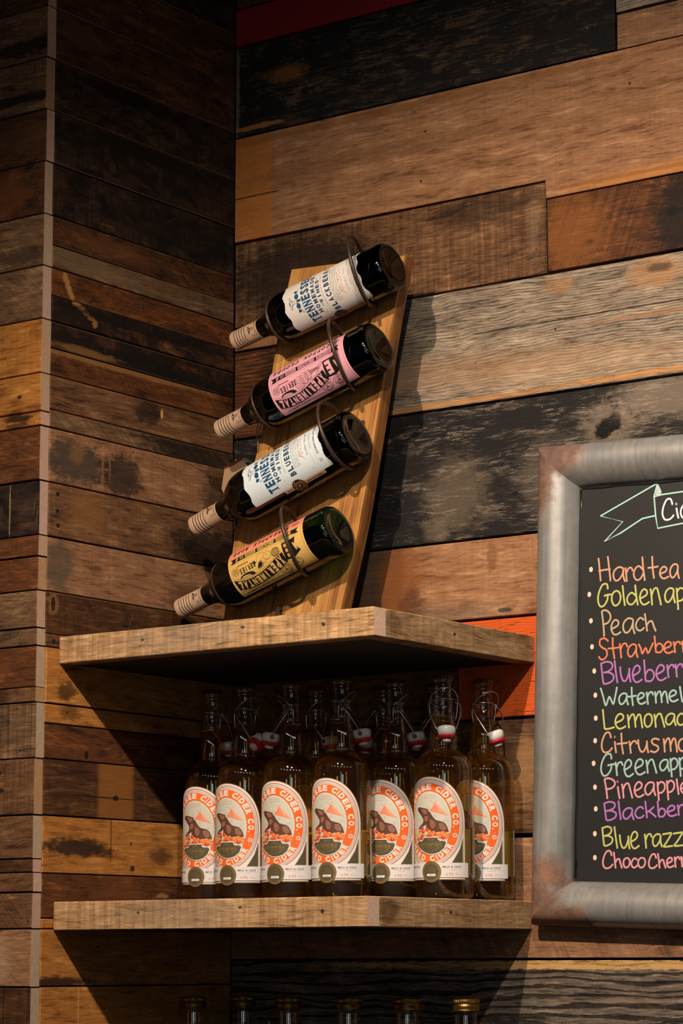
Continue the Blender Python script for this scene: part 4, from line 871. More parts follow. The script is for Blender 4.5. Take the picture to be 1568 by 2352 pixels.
    for a, b in zip(rings, rings[1:]):
        for k in range(seg):
            j = (k + 1) % seg
            bm.faces.new((a[0], b[k], b[j]) if len(a) == 1 else (a[k], b[k], b[j], a[j]))
    bm_obj('crown_cap', bm, CROWN, t)
    return t
def swing_closure(t, ang, drop=0.0, tilt=0.0):
    """wire bail and porcelain stopper hanging from the neck towards azimuth ang (0 = local -y)"""
    h = bpy.data.objects.new('swing_bail', None)
    Rz = Matrix.Rotation(ang, 4, 'Z')
    bm = bmesh.new()
    collar = [(.0140 * math.sin(a), -.0140 * math.cos(a), .2665) for a in [2 * math.pi * k / 24 for k in range(24)]]
    add_tube(bm, collar, .0009, 6, closed=True)
    low = [(.0165 * math.sin(a), -.0165 * math.cos(a), .2400 + .002 * math.sin(a * 2)) for a in [math.pi * (.5 + k / 14) for k in range(15)]]
    add_tube(bm, low, .0009, 6)
    for sg in (-1, 1):
        add_tube(bm, [(sg * .0140, 0, .2665), (sg * .0185, -.001, .2660), (sg * .0200, -.002, .2635), (sg * .0185, -.003, .2610), (sg * .0168, -.001, .2625), (sg * .0160, 0, .2655)], .0009, 6)
        add_tube(bm, smooth_profile([(sg * .0165, 0, .240), (sg * .0185, 0, .250), (sg * .0190, -.001, .2615)], 3), .0009, 6)
    arc = [(.0192 * math.sin(a), -.004 - .017 * abs(math.cos(a)) ** 1.2, .2625 + .0185 * math.cos(a)) for a in [math.radians(-90 + 180 * k / 20) for k in range(21)]]
    add_tube(bm, arc, .0010, 6)
    sp = Vector((0, -.0285, .2205 - drop))
    for sg in (-1, 1):
        add_tube(bm, smooth_profile([(sg * .0190, -.002, .2625), (sg * .0218, -.006, .2585), (sg * .0215, -.014, .248), (sg * .0160, -.024, .232 - drop * .6), (sg * .0112, sp.y, sp.z + .0015), (sg * .006, sp.y, sp.z + .0010)], 4), .0010, 6)
    o = bm_obj('swing_bail', bm, STEEL, t, rot=(0, 0, ang), smooth=True)
    Mt = Matrix.Translation(sp) @ Matrix.Rotation(tilt, 4, 'Y') @ Matrix.Rotation(-.15, 4, 'X')
    pr = lathe([(0, .0075), (.0095, .0075), (.0118, .0062), (.0124, .003), (.0122, -.001), (.0105, -.0050), (.0080, -.0058), (0, -.0058)], 28); bmesh.ops.transform(pr, matrix=Mt, verts=pr.verts)
    s_ = bm_obj('stopper', pr, PORC, t, rot=(0, 0, ang), smooth=True)
    pr = lathe([(0, -.0056), (.0120, -.0056), (.0126, -.0068), (.0105, -.0088), (.0080, -.0105), (.0066, -.0108), (0, -.0108)], 28); bmesh.ops.transform(pr, matrix=Mt, verts=pr.verts)
    bm_obj('gasket', pr, RUB, s_, smooth=True)
    pr = lathe([(0, -.0106), (.0060, -.0106), (.0062, -.0125), (.0045, -.0142), (0, -.0146)], 20); bmesh.ops.transform(pr, matrix=Mt, verts=pr.verts)
    bm_obj('stopper_tip', pr, PORC, s_, smooth=True)
    for sg in (-1, 1):
        pr = lathe([(.0008, .0), (.0032, .0), (.0030, .0012), (.0008, .0012)], 14); bmesh.ops.transform(pr, matrix=Mt @ Matrix.Translation((sg * .0115, 0, .0010)) @ Matrix.Rotation(sg * math.pi / 2, 4, 'Y'), verts=pr.verts)
        bm_obj('stopper_hole', pr, simple('hole_shadow', '#2a2624', .6), s_)
c0 = cider_bottle(); ZS = 1.6783
cid = [  # x, y, yaw of the bottle, closure azimuth, drop, tilt, label
 (.0885, -.1585, .02, 2.9, 0, 0, 'leftmost cider bottle in the row, standing in shadow beside the left wall'),
 (.1662, -.183, -.03, 1.35, .002, .9, 'second cider bottle from the left, its red and white stopper tipped sideways'),
 (.2481, -.185, .0, -.75, 0, 0, 'third cider bottle from the left with stopper hanging left of its neck'),
 (.3373, -.190, .02, 1.95, 0, 0, 'middle cider bottle of the row, full label, stopper hanging right of its neck'),
 (.3760, -.1185, -.02, 2.0, .001, 0, 'dark cider bottle set back just right of the middle one, label half hidden'),
 (.4594, -.126, .05, .72, 0, 0, 'second cider bottle from the right with white stopper hanging in front'),
 (.4719, -.0455, .0, 1.15, .001, -.25, 'rightmost cider bottle of the row, beside the chalkboard, its stopper swung right'),
 (.2290, -.1020, .1, 1.4, 0, 0, 'cider bottle in the back row between third and middle bottles, only neck showing'),
 (.3100, -.0520, -.1, -1.5, 0, 0, 'cider bottle in the back row behind the middle one, only its neck showing'),
 (.3915, -.0400, .2, -.8, 0, 0, 'cider bottle in the back row left of the front stopper bottle, mostly hidden')]
for i, (x, y, yaw, ca, dr, ti, lb) in enumerate(cid):
    o = c0 if i == 0 else dup(c0base, None)
    if i == 0:
        c0base = c0
    o.location = (x, y, ZS); o.rotation_euler = (0, 0, yaw); o['label'] = lb
    if i > 0: pass
allc = [o for o in bpy.data.objects if o.type == 'EMPTY' and o.name.startswith('cider_bottle')]
allc.sort(key=lambda o: o.name)
for o, (x, y, yaw, ca, dr, ti, lb) in zip(allc, cid): swing_closure(o, ca - yaw, dr, ti)
# ------------------------------------------------------------------ small glass jugs on the lowest shelf
GLID = simple('gold_lid', '#7a5c2a', .38, .9, noise_amt=.15, nscale=200)
def jug():
    t = thing('glass_jug', '', 'jug', group='small lidded glass jugs on the lowest shelf')
    pr = [(0, .004), (.036, .001), (.043, .004), (.046, .012), (.0465, .09), (.045, .115)] 
    pr += smooth_profile([(.045, .115), (.036, .145), (.022, .168), (.0165, .182), (.0150, .195), (.0150, .2135)], 4)[1:] + [(.0185, .2140), (.0200, .2148), (.0185, .2156), (.0160, .2160), (.0160, .228), (0, .228)]
    bm_obj('glass', lathe(pr, 48), CLEAR, t, smooth=True)
    inn = [(max(0, r - .003), z + (.004 if z < .02 else 0)) for r, z in pr if z < .15]; inn.append((0, inn[-1][1])); bm_obj('liquid', lathe(inn, 36), simple('dark_liquor', '#120c08', .1), t, smooth=True)
    bm = bmesh.new(); add_tube(bm, smooth_profile([(.0155, 0, .198), (.026, 0, .205), (.038, 0, .198), (.042, 0, .178), (.036, 0, .156), (.031, 0, .150)], 5), .0035, 8); bm_obj('handle', bm, CLEAR, t, smooth=True)
    bm = bmesh.new(); seg = 120; prof = [(0, .2315), (.0168, .2315), (.0180, .2306), (.0184, .2285), (.0184, .2262), (.0170, .2255), (.0180, .2225), (.0176, .2185), (.0180, .2165), (.0170, .2163)]; rings = []
    for j, (r, z) in enumerate(prof):
        if r == 0: rings.append([bm.verts.new((0, 0, z))]); continue
        k_ = .0004 if j in (3, 4) else 0
        rings.append([bm.verts.new(((r + k_ * math.cos(40 * 2 * math.pi * k / seg)) * math.cos(2 * math.pi * k / seg), (r + k_ * math.cos(40 * 2 * math.pi * k / seg)) * math.sin(2 * math.pi * k / seg), z)) for k in range(seg)])
    for a, b in zip(rings, rings[1:]):
        for k in range(seg):
            j = (k + 1) % seg; bm.faces.new((a[0], b[k], b[j]) if len(a) == 1 else (a[k], b[k], b[j], a[j]))
    bm_obj('lid', bm, GLID, t)
    return t
j0 = jug(); jl = ['leftmost glass jug with gold screw lid at the bottom edge', 'second gold lidded glass jug from the left, set back a little', 'third gold lidded glass jug from the left at the bottom edge', 'fourth gold lidded glass jug from the left at the bottom edge', 'fifth gold lidded glass jug from the left at the bottom edge', 'rightmost gold lidded glass jug, below the grooved dark board']
for i, (x, y, yaw) in enumerate(((.060, -.160, -.4), (.068, -.058, .3), (.209, -.138, -.5), (.308, -.135, -.4), (.407, -.140, -.6), (.506, -.150, .2))):
    o = j0 if i == 0 else dup(j0, label=jl[i]); o.location = (x, y, 1.3183); o.rotation_euler = (0, 0, yaw); o['label'] = jl[i]
# ------------------------------------------------------------------ chalkboard with steel frame
CHALK=[('peach',[[(910,-1599),(928,-1735),(946,-1896)],[(1054,-1582),(1077,-1743),(1099,-1903)],[(924,-1767),(1007,-1755),(1087,-1753)],[(1297,-1749),(1228,-1730),(1160,-1773),(1143,-1847),(1176,-1909),(1231,-1898),(1284,-1826),(1297,-1749)],[(1297,-1749),(1295,-1846),(1321,-1922)],[(1327,-1751),(1339,-1833),(1351,-1923)],[(1341,-1824),(1371,-1759),(1414,-1747),(1437,-1784)],[(1598,-1785),(1529,-1730),(1470,-1779),(1457,-1854),(1497,-1917),(1557,-1904),(1604,-1831)],[(1584,-1618),(1600,-1770),(1625,-1923)],[(1735,-1619),(1741,-1761),(1763,-1902)],[(1678,-1763),(1748,-1761),(1817,-1753)],[(1865,-1851),(1940,-1824),(1953,-1785),(1913,-1759),(1868,-1789),(1852,-1851),(1882,-1907),(1928,-1918),(1980,-1897)],[(2123,-1751),(2071,-1734),(2019,-1777),(2005,-1850),(2031,-1910),(2072,-1900),(2113,-1828),(2123,-1751)],[(2123,-1751),(2121,-1847),(2141,-1922)]]),('lime',[[(1059,-2011),(1042,-1949),(973,-1961),(921,-2066),(910,-2172),(947,-2250),(1006,-2237),(1055,-2163),(1060,-2096)],[(1014,-2107),(1060,-2096),(1103,-2095)],[(1189,-2046),(1136,-2084),(1123,-2174),(1164,-2246),(1227,-2228),(1259,-2150),(1239,-2073),(1189,-2046)],[(1288,-1989),(1303,-2117),(1324,-2246)],[(1495,-2132),(1429,-2086),(1372,-2126),(1359,-2190),(1398,-2242),(1455,-2232),(1500,-2171)],[(1481,-1991),(1496,-2119),(1521,-2248)],[(1567,-2167),(1648,-2130),(1661,-2079),(1619,-2046),(1571,-2085),(1553,-2167),(1586,-2240),(1636,-2253),(1691,-2224)],[(1715,-2055),(1729,-2147),(1740,-2257)],[(1729,-2147),(1761,-2061),(1809,-2042),(1839,-2131),(1873,-2263)],[(2063,-2069),(2005,-2051),(1947,-2096),(1932,-2172),(1961,-2234),(2006,-2223),(2052,-2149),(2063,-2069)],[(2063,-2069),(2061,-2168),(2083,-2245)],[(2107,-2064),(2118,-2196),(2133,-2336)],[(2111,-2112),(2156,-2058),(2215,-2084),(2228,-2159),(2183,-2221),(2125,-2230)],[(2259,-2058),(2271,-2190),(2285,-2329)],[(2263,-2106),(2308,-2052),(2366,-2077),(2380,-2153),(2335,-2215),(2277,-2223)],[(2419,-1990),(2431,-2112),(2447,-2235)],[(2492,-2153),(2566,-2121),(2578,-2078),(2540,-2050),(2495,-2083),(2479,-2152),(2509,-2215),(2554,-2226),(2605,-2202)]]),('sand',[[(970,-2317),(995,-2473),(1012,-2647)],[(970,-2320),(1021,-2302),(1085,-2339),(1108,-2409),(1066,-2476),(995,-2494)],[(1135,-2558),(1216,-2521),(1230,-2471),(1187,-2440),(1138,-2478),(1120,-2557),(1154,-2628),(1204,-2640),(1260,-2612)],[(1455,-2446),(1386,-2427),(1319,-2474),(1302,-2553),(1335,-2618),(1389,-2607),(1441,-2529),(1455,-2446)],[(1455,-2446),(1452,-2549),(1479,-2630)],[(1610,-2455),(1566,-2428),(1517,-2469),(1495,-2536),(1531,-2594),(1581,-2596),(1617,-2567)],[(1632,-2383),(1650,-2493),(1668,-2603)],[(1659,-2537),(1701,-2484),(1743,-2486),(1764,-2541),(1795,-2608)]]),('coral',[[(1070,-2718),(1015,-2682),(952,-2702),(946,-2766),(989,-2810),(1046,-2841),(1061,-2908),(1019,-2961),(970,-2968),(937,-2932)],[(1144,-2686),(1150,-2821),(1175,-2957)],[(1081,-2824),(1158,-2822),(1234,-2814)],[(1254,-2770),(1266,-2855),(1279,-2949)],[(1269,-2845),(1299,-2777),(1344,-2764),(1368,-2802)],[(1508,-2795),(1450,-2779),(1393,-2820),(1378,-2887),(1407,-2942),(1452,-2931),(1497,-2865),(1508,-2795)],[(1508,-2795),(1506,-2883),(1528,-2951)],[(1546,-2785),(1579,-2849),(1601,-2913),(1648,-2831),(1685,-2908),(1726,-2840),(1757,-2779)],[(1782,-2687),(1793,-2794),(1804,-2898)],[(1797,-2837),(1836,-2785),(1888,-2798),(1908,-2852),(1870,-2900),(1804,-2896)],[(1938,-2852),(2017,-2825),(2030,-2788),(1989,-2764),(1941,-2792),(1924,-2852),(1956,-2905),(2004,-2914),(2058,-2894)],[(2070,-2774),(2081,-2836),(2091,-2906)],[(2082,-2829),(2109,-2779),(2148,-2770),(2168,-2798)],[(2193,-2772),(2203,-2835),(2213,-2904)],[(2205,-2828),(2229,-2778),(2266,-2768),(2284,-2796)],[(2315,-2775),(2333,-2852),(2368,-2897)],[(2419,-2768),(2380,-2875),(2329,-2983)]]),('violet',[[(969,-3020),(987,-3147),(1010,-3298)],[(970,-3026),(1056,-2999),(1136,-3026),(1137,-3092),(1068,-3135),(991,-3147)],[(991,-3147),(1088,-3144),(1164,-3188),(1149,-3257),(1070,-3293),(1010,-3298)],[(1178,-2995),(1198,-3137),(1224,-3279)],[(1265,-3082),(1276,-3182),(1313,-3263),(1361,-3254),(1400,-3156),(1404,-3086)],[(1404,-3086),(1408,-3196),(1425,-3276)],[(1470,-3196),(1551,-3154),(1564,-3098),(1522,-3063),(1473,-3107),(1455,-3195),(1489,-3275),(1538,-3287),(1594,-3255)],[(1627,-3001),(1640,-3141),(1654,-3276)],[(1646,-3198),(1693,-3129),(1756,-3145),(1781,-3215),(1734,-3278),(1654,-3273)],[(1826,-3188),(1912,-3149),(1926,-3098),(1882,-3066),(1830,-3106),(1811,-3187),(1846,-3260),(1899,-3272),(1958,-3243)],[(1974,-3077),(1985,-3151),(1996,-3234)],[(1987,-3143),(2015,-3084),(2056,-3072),(2076,-3105)],[(2098,-3073),(2110,-3147),(2121,-3229)],[(2112,-3139),(2141,-3079),(2184,-3067),(2205,-3101)],[(2239,-3083),(2259,-3181),(2298,-3237)],[(2355,-3073),(2311,-3210),(2254,-3347)]]),('aqua',[[(970,-3359),(1009,-3468),(1048,-3590),(1077,-3530),(1101,-3470),(1134,-3519),(1167,-3573),(1195,-3461),(1218,-3353)],[(1373,-3443),(1319,-3430),(1265,-3466),(1252,-3525),(1278,-3574),(1320,-3564),(1362,-3506),(1373,-3443)],[(1373,-3443),(1371,-3521),(1391,-3580)],[(1443,-3359),(1448,-3475),(1465,-3590)],[(1400,-3478),(1453,-3475),(1507,-3467)],[(1546,-3516),(1617,-3488),(1628,-3452),(1592,-3429),(1549,-3457),(1534,-3516),(1563,-3569),(1606,-3577),(1654,-3556)],[(1671,-3430),(1681,-3501),(1692,-3579)],[(1683,-3493),(1709,-3436),(1746,-3424),(1765,-3456)],[(1796,-3429),(1805,-3490),(1813,-3565)],[(1809,-3490),(1841,-3430),(1874,-3423),(1891,-3492),(1899,-3560)],[(1898,-3492),(1929,-3429),(1958,-3430),(1974,-3493),(1989,-3569)],[(2022,-3495),(2097,-3467),(2109,-3431),(2070,-3408),(2025,-3436),(2009,-3494),(2039,-3546),(2085,-3555),(2136,-3534)],[(2167,-3369),(2183,-3463),(2203,-3558)],[(2300,-3413),(2258,-3440),(2248,-3502),(2279,-3551),(2328,-3538),(2353,-3484),(2338,-3431),(2300,-3413)],[(2384,-3418),(2394,-3477),(2402,-3546)],[(2394,-3477),(2418,-3422),(2453,-3409),(2475,-3465),(2499,-3548)]]),('lime',[[(1007,-3647),(1022,-3776),(1038,-3904)],[(1038,-3904),(1110,-3898),(1178,-3881)],[(1215,-3820),(1306,-3782),(1321,-3733),(1273,-3702),(1219,-3740),(1199,-3819),(1236,-3889),(1291,-3900),(1354,-3872)],[(1388,-3725),(1398,-3797),(1409,-3886)],[(1403,-3797),(1440,-3726),(1479,-3718),(1498,-3798),(1508,-3878)],[(1507,-3799),(1542,-3725),(1576,-3725),(1594,-3800),(1611,-3889)],[(1698,-3710),(1652,-3744),(1641,-3821),(1675,-3882),(1730,-3866),(1757,-3797),(1740,-3732),(1698,-3710)],[(1790,-3726),(1803,-3798),(1813,-3884)],[(1803,-3798),(1834,-3730),(1881,-3714),(1910,-3783),(1943,-3886)],[(2092,-3727),(2034,-3714),(1976,-3750),(1961,-3810),(1989,-3858),(2035,-3849),(2080,-3789),(2092,-3727)],[(2092,-3727),(2089,-3805),(2111,-3865)],[(2253,-3758),(2194,-3715),(2143,-3756),(2132,-3816),(2166,-3866),(2218,-3855),(2258,-3794)],[(2242,-3623),(2255,-3746),(2276,-3868)],[(2317,-3799),(2386,-3769),(2397,-3731),(2362,-3707),(2320,-3737),(2306,-3799),(2333,-3853),(2375,-3861),(2422,-3839)]]),('peach',[[(1135,-4013),(1110,-3952),(1054,-3959),(1006,-4051),(996,-4144),(1033,-4210),(1106,-4203),(1153,-4159)],[(1197,-4078),(1205,-4150),(1217,-4212)],[(1193,-4006),(1195,-4012)],[(1295,-3966),(1301,-4098),(1324,-4230)],[(1238,-4102),(1309,-4098),(1379,-4089)],[(1417,-4074),(1429,-4145),(1441,-4223)],[(1431,-4137),(1462,-4080),(1507,-4068),(1529,-4099)],[(1551,-4057),(1561,-4141),(1595,-4208),(1641,-4200),(1679,-4117),(1682,-4059)],[(1682,-4059),(1687,-4151),(1703,-4218)],[(1858,-4054),(1799,-4039),(1754,-4066),(1774,-4111),(1839,-4138),(1853,-4183),(1801,-4219),(1742,-4204)],[(1933,-4051),(1942,-4123),(1951,-4212)],[(1946,-4123),(1980,-4052),(2014,-4043),(2031,-4124),(2040,-4204)],[(2039,-4124),(2071,-4049),(2101,-4050),(2118,-4125),(2133,-4214)],[(2214,-4045),(2166,-4077),(2153,-4150),(2190,-4207),(2247,-4191),(2276,-4127),(2259,-4065),(2214,-4045)]]),('aqua',[[(1147,-4294),(1130,-4236),(1057,-4250),(1002,-4350),(991,-4451),(1029,-4523),(1092,-4509),(1143,-4438),(1148,-4375)],[(1100,-4386),(1148,-4375),(1194,-4372)],[(1213,-4352),(1224,-4430),(1236,-4516)],[(1226,-4422),(1254,-4358),(1296,-4345),(1317,-4379)],[(1359,-4445),(1436,-4401),(1449,-4346),(1408,-4313),(1361,-4357),(1345,-4445),(1377,-4523),(1425,-4534),(1478,-4501)],[(1523,-4428),(1610,-4388),(1624,-4337),(1579,-4306),(1527,-4347),(1508,-4428),(1544,-4500),(1596,-4510),(1655,-4480)],[(1675,-4329),(1689,-4401),(1699,-4487)],[(1689,-4401),(1720,-4333),(1767,-4316),(1796,-4385),(1829,-4488)],[(2001,-4330),(1947,-4318),(1894,-4354),(1880,-4412),(1906,-4459),(1949,-4449),(1991,-4391),(2001,-4330)],[(2001,-4330),(1999,-4406),(2020,-4464)],[(2035,-4310),(2045,-4420),(2058,-4538)],[(2039,-4350),(2078,-4303),(2130,-4322),(2142,-4386),(2103,-4439),(2051,-4448)],[(2167,-4303),(2178,-4413),(2190,-4530)],[(2171,-4343),(2211,-4296),(2263,-4315),(2275,-4379),(2235,-4432),(2184,-4441)],[(2311,-4224),(2326,-4329),(2345,-4434)],[(2394,-4377),(2457,-4348),(2468,-4312),(2435,-4290),(2397,-4319),(2383,-4377),(2409,-4428),(2447,-4435),(2490,-4414)]]),('pink',[[(1043,-4570),(1072,-4688),(1091,-4820)],[(1043,-4572),(1104,-4557),(1181,-4583),(1207,-4636),(1157,-4688),(1072,-4704)],[(1251,-4676),(1263,-4753),(1279,-4820)],[(1245,-4599),(1248,-4605)],[(1314,-4642),(1328,-4719),(1339,-4812)],[(1328,-4719),(1359,-4645),(1407,-4627),(1436,-4701),(1470,-4812)],[(1517,-4725),(1597,-4687),(1611,-4638),(1568,-4608),(1520,-4647),(1502,-4725),(1536,-4794),(1585,-4804),(1640,-4775)],[(1796,-4626),(1736,-4612),(1676,-4654),(1661,-4721),(1690,-4774),(1738,-4763),(1784,-4696),(1796,-4626)],[(1796,-4626),(1794,-4713),(1816,-4780)],[(1845,-4616),(1856,-4727),(1869,-4845)],[(1849,-4657),(1890,-4610),(1945,-4629),(1957,-4692),(1916,-4746),(1862,-4755)],[(1987,-4601),(1997,-4715),(2010,-4837)],[(1991,-4642),(2031,-4594),(2083,-4614),(2095,-4679),(2055,-4735),(2003,-4744)],[(2131,-4578),(2144,-4671),(2161,-4764)],[(2202,-4698),(2274,-4669),(2286,-4633),(2248,-4611),(2205,-4640),(2189,-4698),(2218,-4749),(2262,-4756),(2311,-4735)]]),('violet',[[(1044,-4889),(1061,-4992),(1081,-5115)],[(1044,-4893),(1125,-4869),(1201,-4888),(1202,-4943),(1136,-4979),(1065,-4992)],[(1065,-4992),(1155,-4987),(1228,-5021),(1213,-5077),(1138,-5110),(1081,-5115)],[(1263,-4866),(1279,-4982),(1301,-5097)],[(1474,-4962),(1412,-4950),(1350,-4987),(1335,-5046),(1365,-5093),(1413,-5082),(1462,-5024),(1474,-4962)],[(1474,-4962),(1471,-5038),(1495,-5097)],[(1636,-4956),(1590,-4934),(1538,-4971),(1515,-5029),(1553,-5077),(1605,-5077),(1643,-5051)],[(1668,-4869),(1680,-4970),(1695,-5072)],[(1790,-4940),(1742,-4980),(1686,-5011)],[(1726,-4991),(1775,-5027),(1823,-5061)],[(1851,-4869),(1861,-4968),(1871,-5062)],[(1865,-5007),(1900,-4958),(1948,-4967),(1967,-5017),(1931,-5062),(1871,-5060)],[(2010,-5000),(2090,-4972),(2103,-4938),(2062,-4917),(2014,-4945),(1997,-5000),(2029,-5048),(2077,-5054),(2132,-5034)],[(2149,-4916),(2158,-4974),(2168,-5038)],[(2160,-4967),(2185,-4919),(2222,-4909),(2240,-4935)],[(2267,-4907),(2277,-4965),(2287,-5030)],[(2279,-4959),(2304,-4911),(2340,-4901),(2358,-4927)],[(2391,-4905),(2408,-4986),(2441,-5032)],[(2488,-4893),(2451,-5009),(2403,-5125)]]),('lime',[[(1020,-5217),(1034,-5324),(1052,-5450)],[(1020,-5222),(1089,-5196),(1153,-5216),(1154,-5272),(1098,-5310),(1037,-5324)],[(1037,-5324),(1115,-5318),(1176,-5353),(1164,-5411),(1100,-5445),(1052,-5450)],[(1206,-5204),(1227,-5338),(1253,-5473)],[(1289,-5310),(1299,-5400),(1333,-5471),(1378,-5462),(1414,-5372),(1418,-5309)],[(1418,-5309),(1422,-5408),(1438,-5479)],[(1467,-5391),(1539,-5347),(1551,-5292),(1513,-5259),(1470,-5303),(1454,-5391),(1484,-5467),(1528,-5478),(1577,-5445)],[(1665,-5299),(1676,-5379),(1687,-5468)],[(1678,-5370),(1706,-5304),(1746,-5290),(1767,-5325)],[(1901,-5302),(1849,-5289),(1797,-5330),(1784,-5395),(1809,-5446),(1850,-5434),(1891,-5369),(1901,-5302)],[(1901,-5302),(1900,-5385),(1920,-5450)],[(1940,-5291),(2003,-5281),(2067,-5272)],[(2067,-5272),(2011,-5364),(1941,-5454)],[(1941,-5454),(2005,-5451),(2075,-5441)],[(2096,-5281),(2161,-5272),(2227,-5262)],[(2227,-5262),(2169,-5353),(2097,-5441)],[(2097,-5441),(2163,-5439),(2236,-5429)]]),('pink',[[(1167,-5571),(1144,-5519),(1091,-5526),(1047,-5607),(1037,-5687),(1072,-5743),(1139,-5736),(1184,-5696)],[(1201,-5538),(1216,-5636),(1230,-5733)],[(1222,-5675),(1254,-5625),(1286,-5625),(1302,-5674),(1325,-5732)],[(1396,-5604),(1358,-5630),(1349,-5687),(1378,-5731),(1422,-5718),(1444,-5667),(1431,-5619),(1396,-5604)],[(1547,-5625),(1517,-5608),(1482,-5638),(1467,-5687),(1492,-5727),(1527,-5726),(1553,-5704)],[(1622,-5598),(1580,-5625),(1570,-5683),(1601,-5728),(1651,-5714),(1676,-5662),(1661,-5613),(1622,-5598)],[(1835,-5596),(1816,-5554),(1773,-5560),(1737,-5624),(1729,-5688),(1756,-5733),(1812,-5727),(1849,-5696)],[(1864,-5550),(1877,-5637),(1889,-5723)],[(1883,-5671),(1912,-5628),(1941,-5627),(1956,-5670),(1977,-5722)],[(2004,-5669),(2062,-5643),(2071,-5611),(2041,-5593),(2006,-5618),(1994,-5669),(2017,-5712),(2052,-5718),(2092,-5699)],[(2110,-5591),(2117,-5648),(2125,-5712)],[(2119,-5642),(2139,-5594),(2168,-5583),(2183,-5609)],[(2206,-5584),(2214,-5640),(2222,-5703)],[(2216,-5634),(2237,-5588),(2267,-5577),(2283,-5602)],[(2315,-5584),(2330,-5656),(2360,-5697)],[(2404,-5573),(2370,-5677),(2326,-5781)]]),('white',[[(2030,-924),(2004,-857),(1945,-861),(1895,-957),(1884,-1055),(1922,-1128),(1999,-1125),(2049,-1080)],[(2095,-991),(2106,-1057),(2123,-1114)],[(2089,-926),(2092,-932)],[(2259,-999),(2210,-949),(2168,-993),(2158,-1061),(2187,-1118),(2230,-1107),(2263,-1040)],[(2249,-848),(2260,-985),(2279,-1124)],[(2323,-1047),(2393,-1019),(2405,-979),(2369,-952),(2326,-982),(2311,-1046),(2339,-1106),(2382,-1117),(2430,-1095)],[(2452,-952),(2462,-1026),(2472,-1109)],[(2464,-1018),(2489,-959),(2525,-949),(2543,-983)]]),('aqua_line',[[(1856,-751),(1805,-626),(929,-1016),(1279,-1115),(998,-1369),(1250,-1266),(1577,-1092),(1779,-1064)],[(1805,-626),(1753,-799),(1779,-1064),(1812,-1238),(2192,-1193),(2695,-1137)],[(1753,-806),(1869,-787),(2189,-768),(2692,-728)]]),('hatch',[[(1802,-671),(1821,-667)],[(1799,-685),(1826,-681)],[(1796,-699),(1831,-695)],[(1792,-712),(1836,-710)],[(1789,-726),(1841,-724)],[(1785,-739),(1846,-738)],[(1782,-753),(1852,-752)],[(1778,-767),(1857,-766)],[(1775,-780),(1862,-781)]])]
BUL=[(796,-1739),(774,-2078),(805,-2438),(827,-2791),(867,-3119),(889,-3445),(900,-3753),(895,-4055),(876,-4357),(902,-4674),(918,-4963),(909,-5291),(914,-5607)]
TH = math.radians(2.1); BW, BH = .80, .652
cb = thing('chalkboard', 'chalkboard menu of cider flavors in a wide rusty steel frame on the right', 'chalkboard', (.553, -.0005 - .003, 2.297), (0, TH, 0))
def frame_mat():
    mt, N, b = new_mat('brushed_steel_rust')
    tc = N.n('ShaderNodeTexCoord').outputs['Object']; x, y, z = N.sep(tc)
    cl = N.noise(tc, 30, 8, .7); st_ = N.noise(N.vmath('MULTIPLY', tc, (150, 60, 6)), 1, 5, .6)
    v_ = N.math('ADD', N.math('MULTIPLY', N.math('SUBTRACT', N.math('ADD', N.math('MULTIPLY', cl, .5), N.math('MULTIPLY', st_, .5)), .5), 2.2), .5, clamp=True)
    c_ = N.mix(v_, lin('#757371'), lin('#a9a7a4')); c_ = N.mix(N.math('MULTIPLY', N.step(N.noise(tc, 13, 5), .52, .75), .5), c_, lin('#7f8a88'))
    rust = None
    nz = N.math('SUBTRACT', N.noise(tc, 45, 6, .7), .5)
    for (cx_, cz_, rx, rz) in ((.03, -.02, .055, .03), (.012, -.06, .022, .045), (.02, -.62, .035, .04), (.06, -.64, .04, .02), (.09, -.645, .012, .012), (.03, -.585, .03, .03)):
        dx = N.math('DIVIDE', N.math('SUBTRACT', x, cx_), rx); dz = N.math('DIVIDE', N.math('SUBTRACT', z, cz_), rz)
        dd = N.math('ADD', N.math('SQRT', N.math('ADD', N.math('MULTIPLY', dx, dx), N.math('MULTIPLY', dz, dz))), N.math('MULTIPLY', nz, 1.6)); k_ = N.step(dd, 1.35, .45)
        rust = k_ if rust is None else N.math('MAXIMUM', rust, k_)
    c_ = N.mix(N.math('MULTIPLY', rust, .8), c_, N.mix(N.step(cl, .35, .65), lin('#4a2410'), lin('#855026')))
    # dark heat-stain along the outer edge
    ed = N.math('MULTIPLY', N.step(N.math('ADD', x, N.math('MULTIPLY', nz, .006)), .010, .0), .6); c_ = N.mix(ed, c_, lin('#3a332e'))
    flake = N.step(N.noise(N.vmath('MULTIPLY', tc, (260, 100, 110)), 1, 4, .6), .66, .69); near = N.math('MULTIPLY', N.step(N.math('ADD', x, N.math('MULTIPLY', z, -.0)), .03, .0), N.step(z, -.60, -.625))
    c_ = N.mix(N.math('MULTIPLY', flake, near), c_, lin('#d8d8d8'))
    N.set(b.inputs['Base Color'], c_); N.set(b.inputs['Metallic'], N.math('SUBTRACT', .4, N.math('MULTIPLY', rust, .38))); N.set(b.inputs['Roughness'], N.math('ADD', .42, N.math('MULTIPLY', rust, .3)))
    return mt
FM = frame_mat()
prof = smooth_profile([(0, 0), (.0, .012), (.003, .024), (.010, .033), (.020, .0375), (.032, .037), (.044, .031), (.053, .021), (.0595, .010), (.0595, .002)], 2)
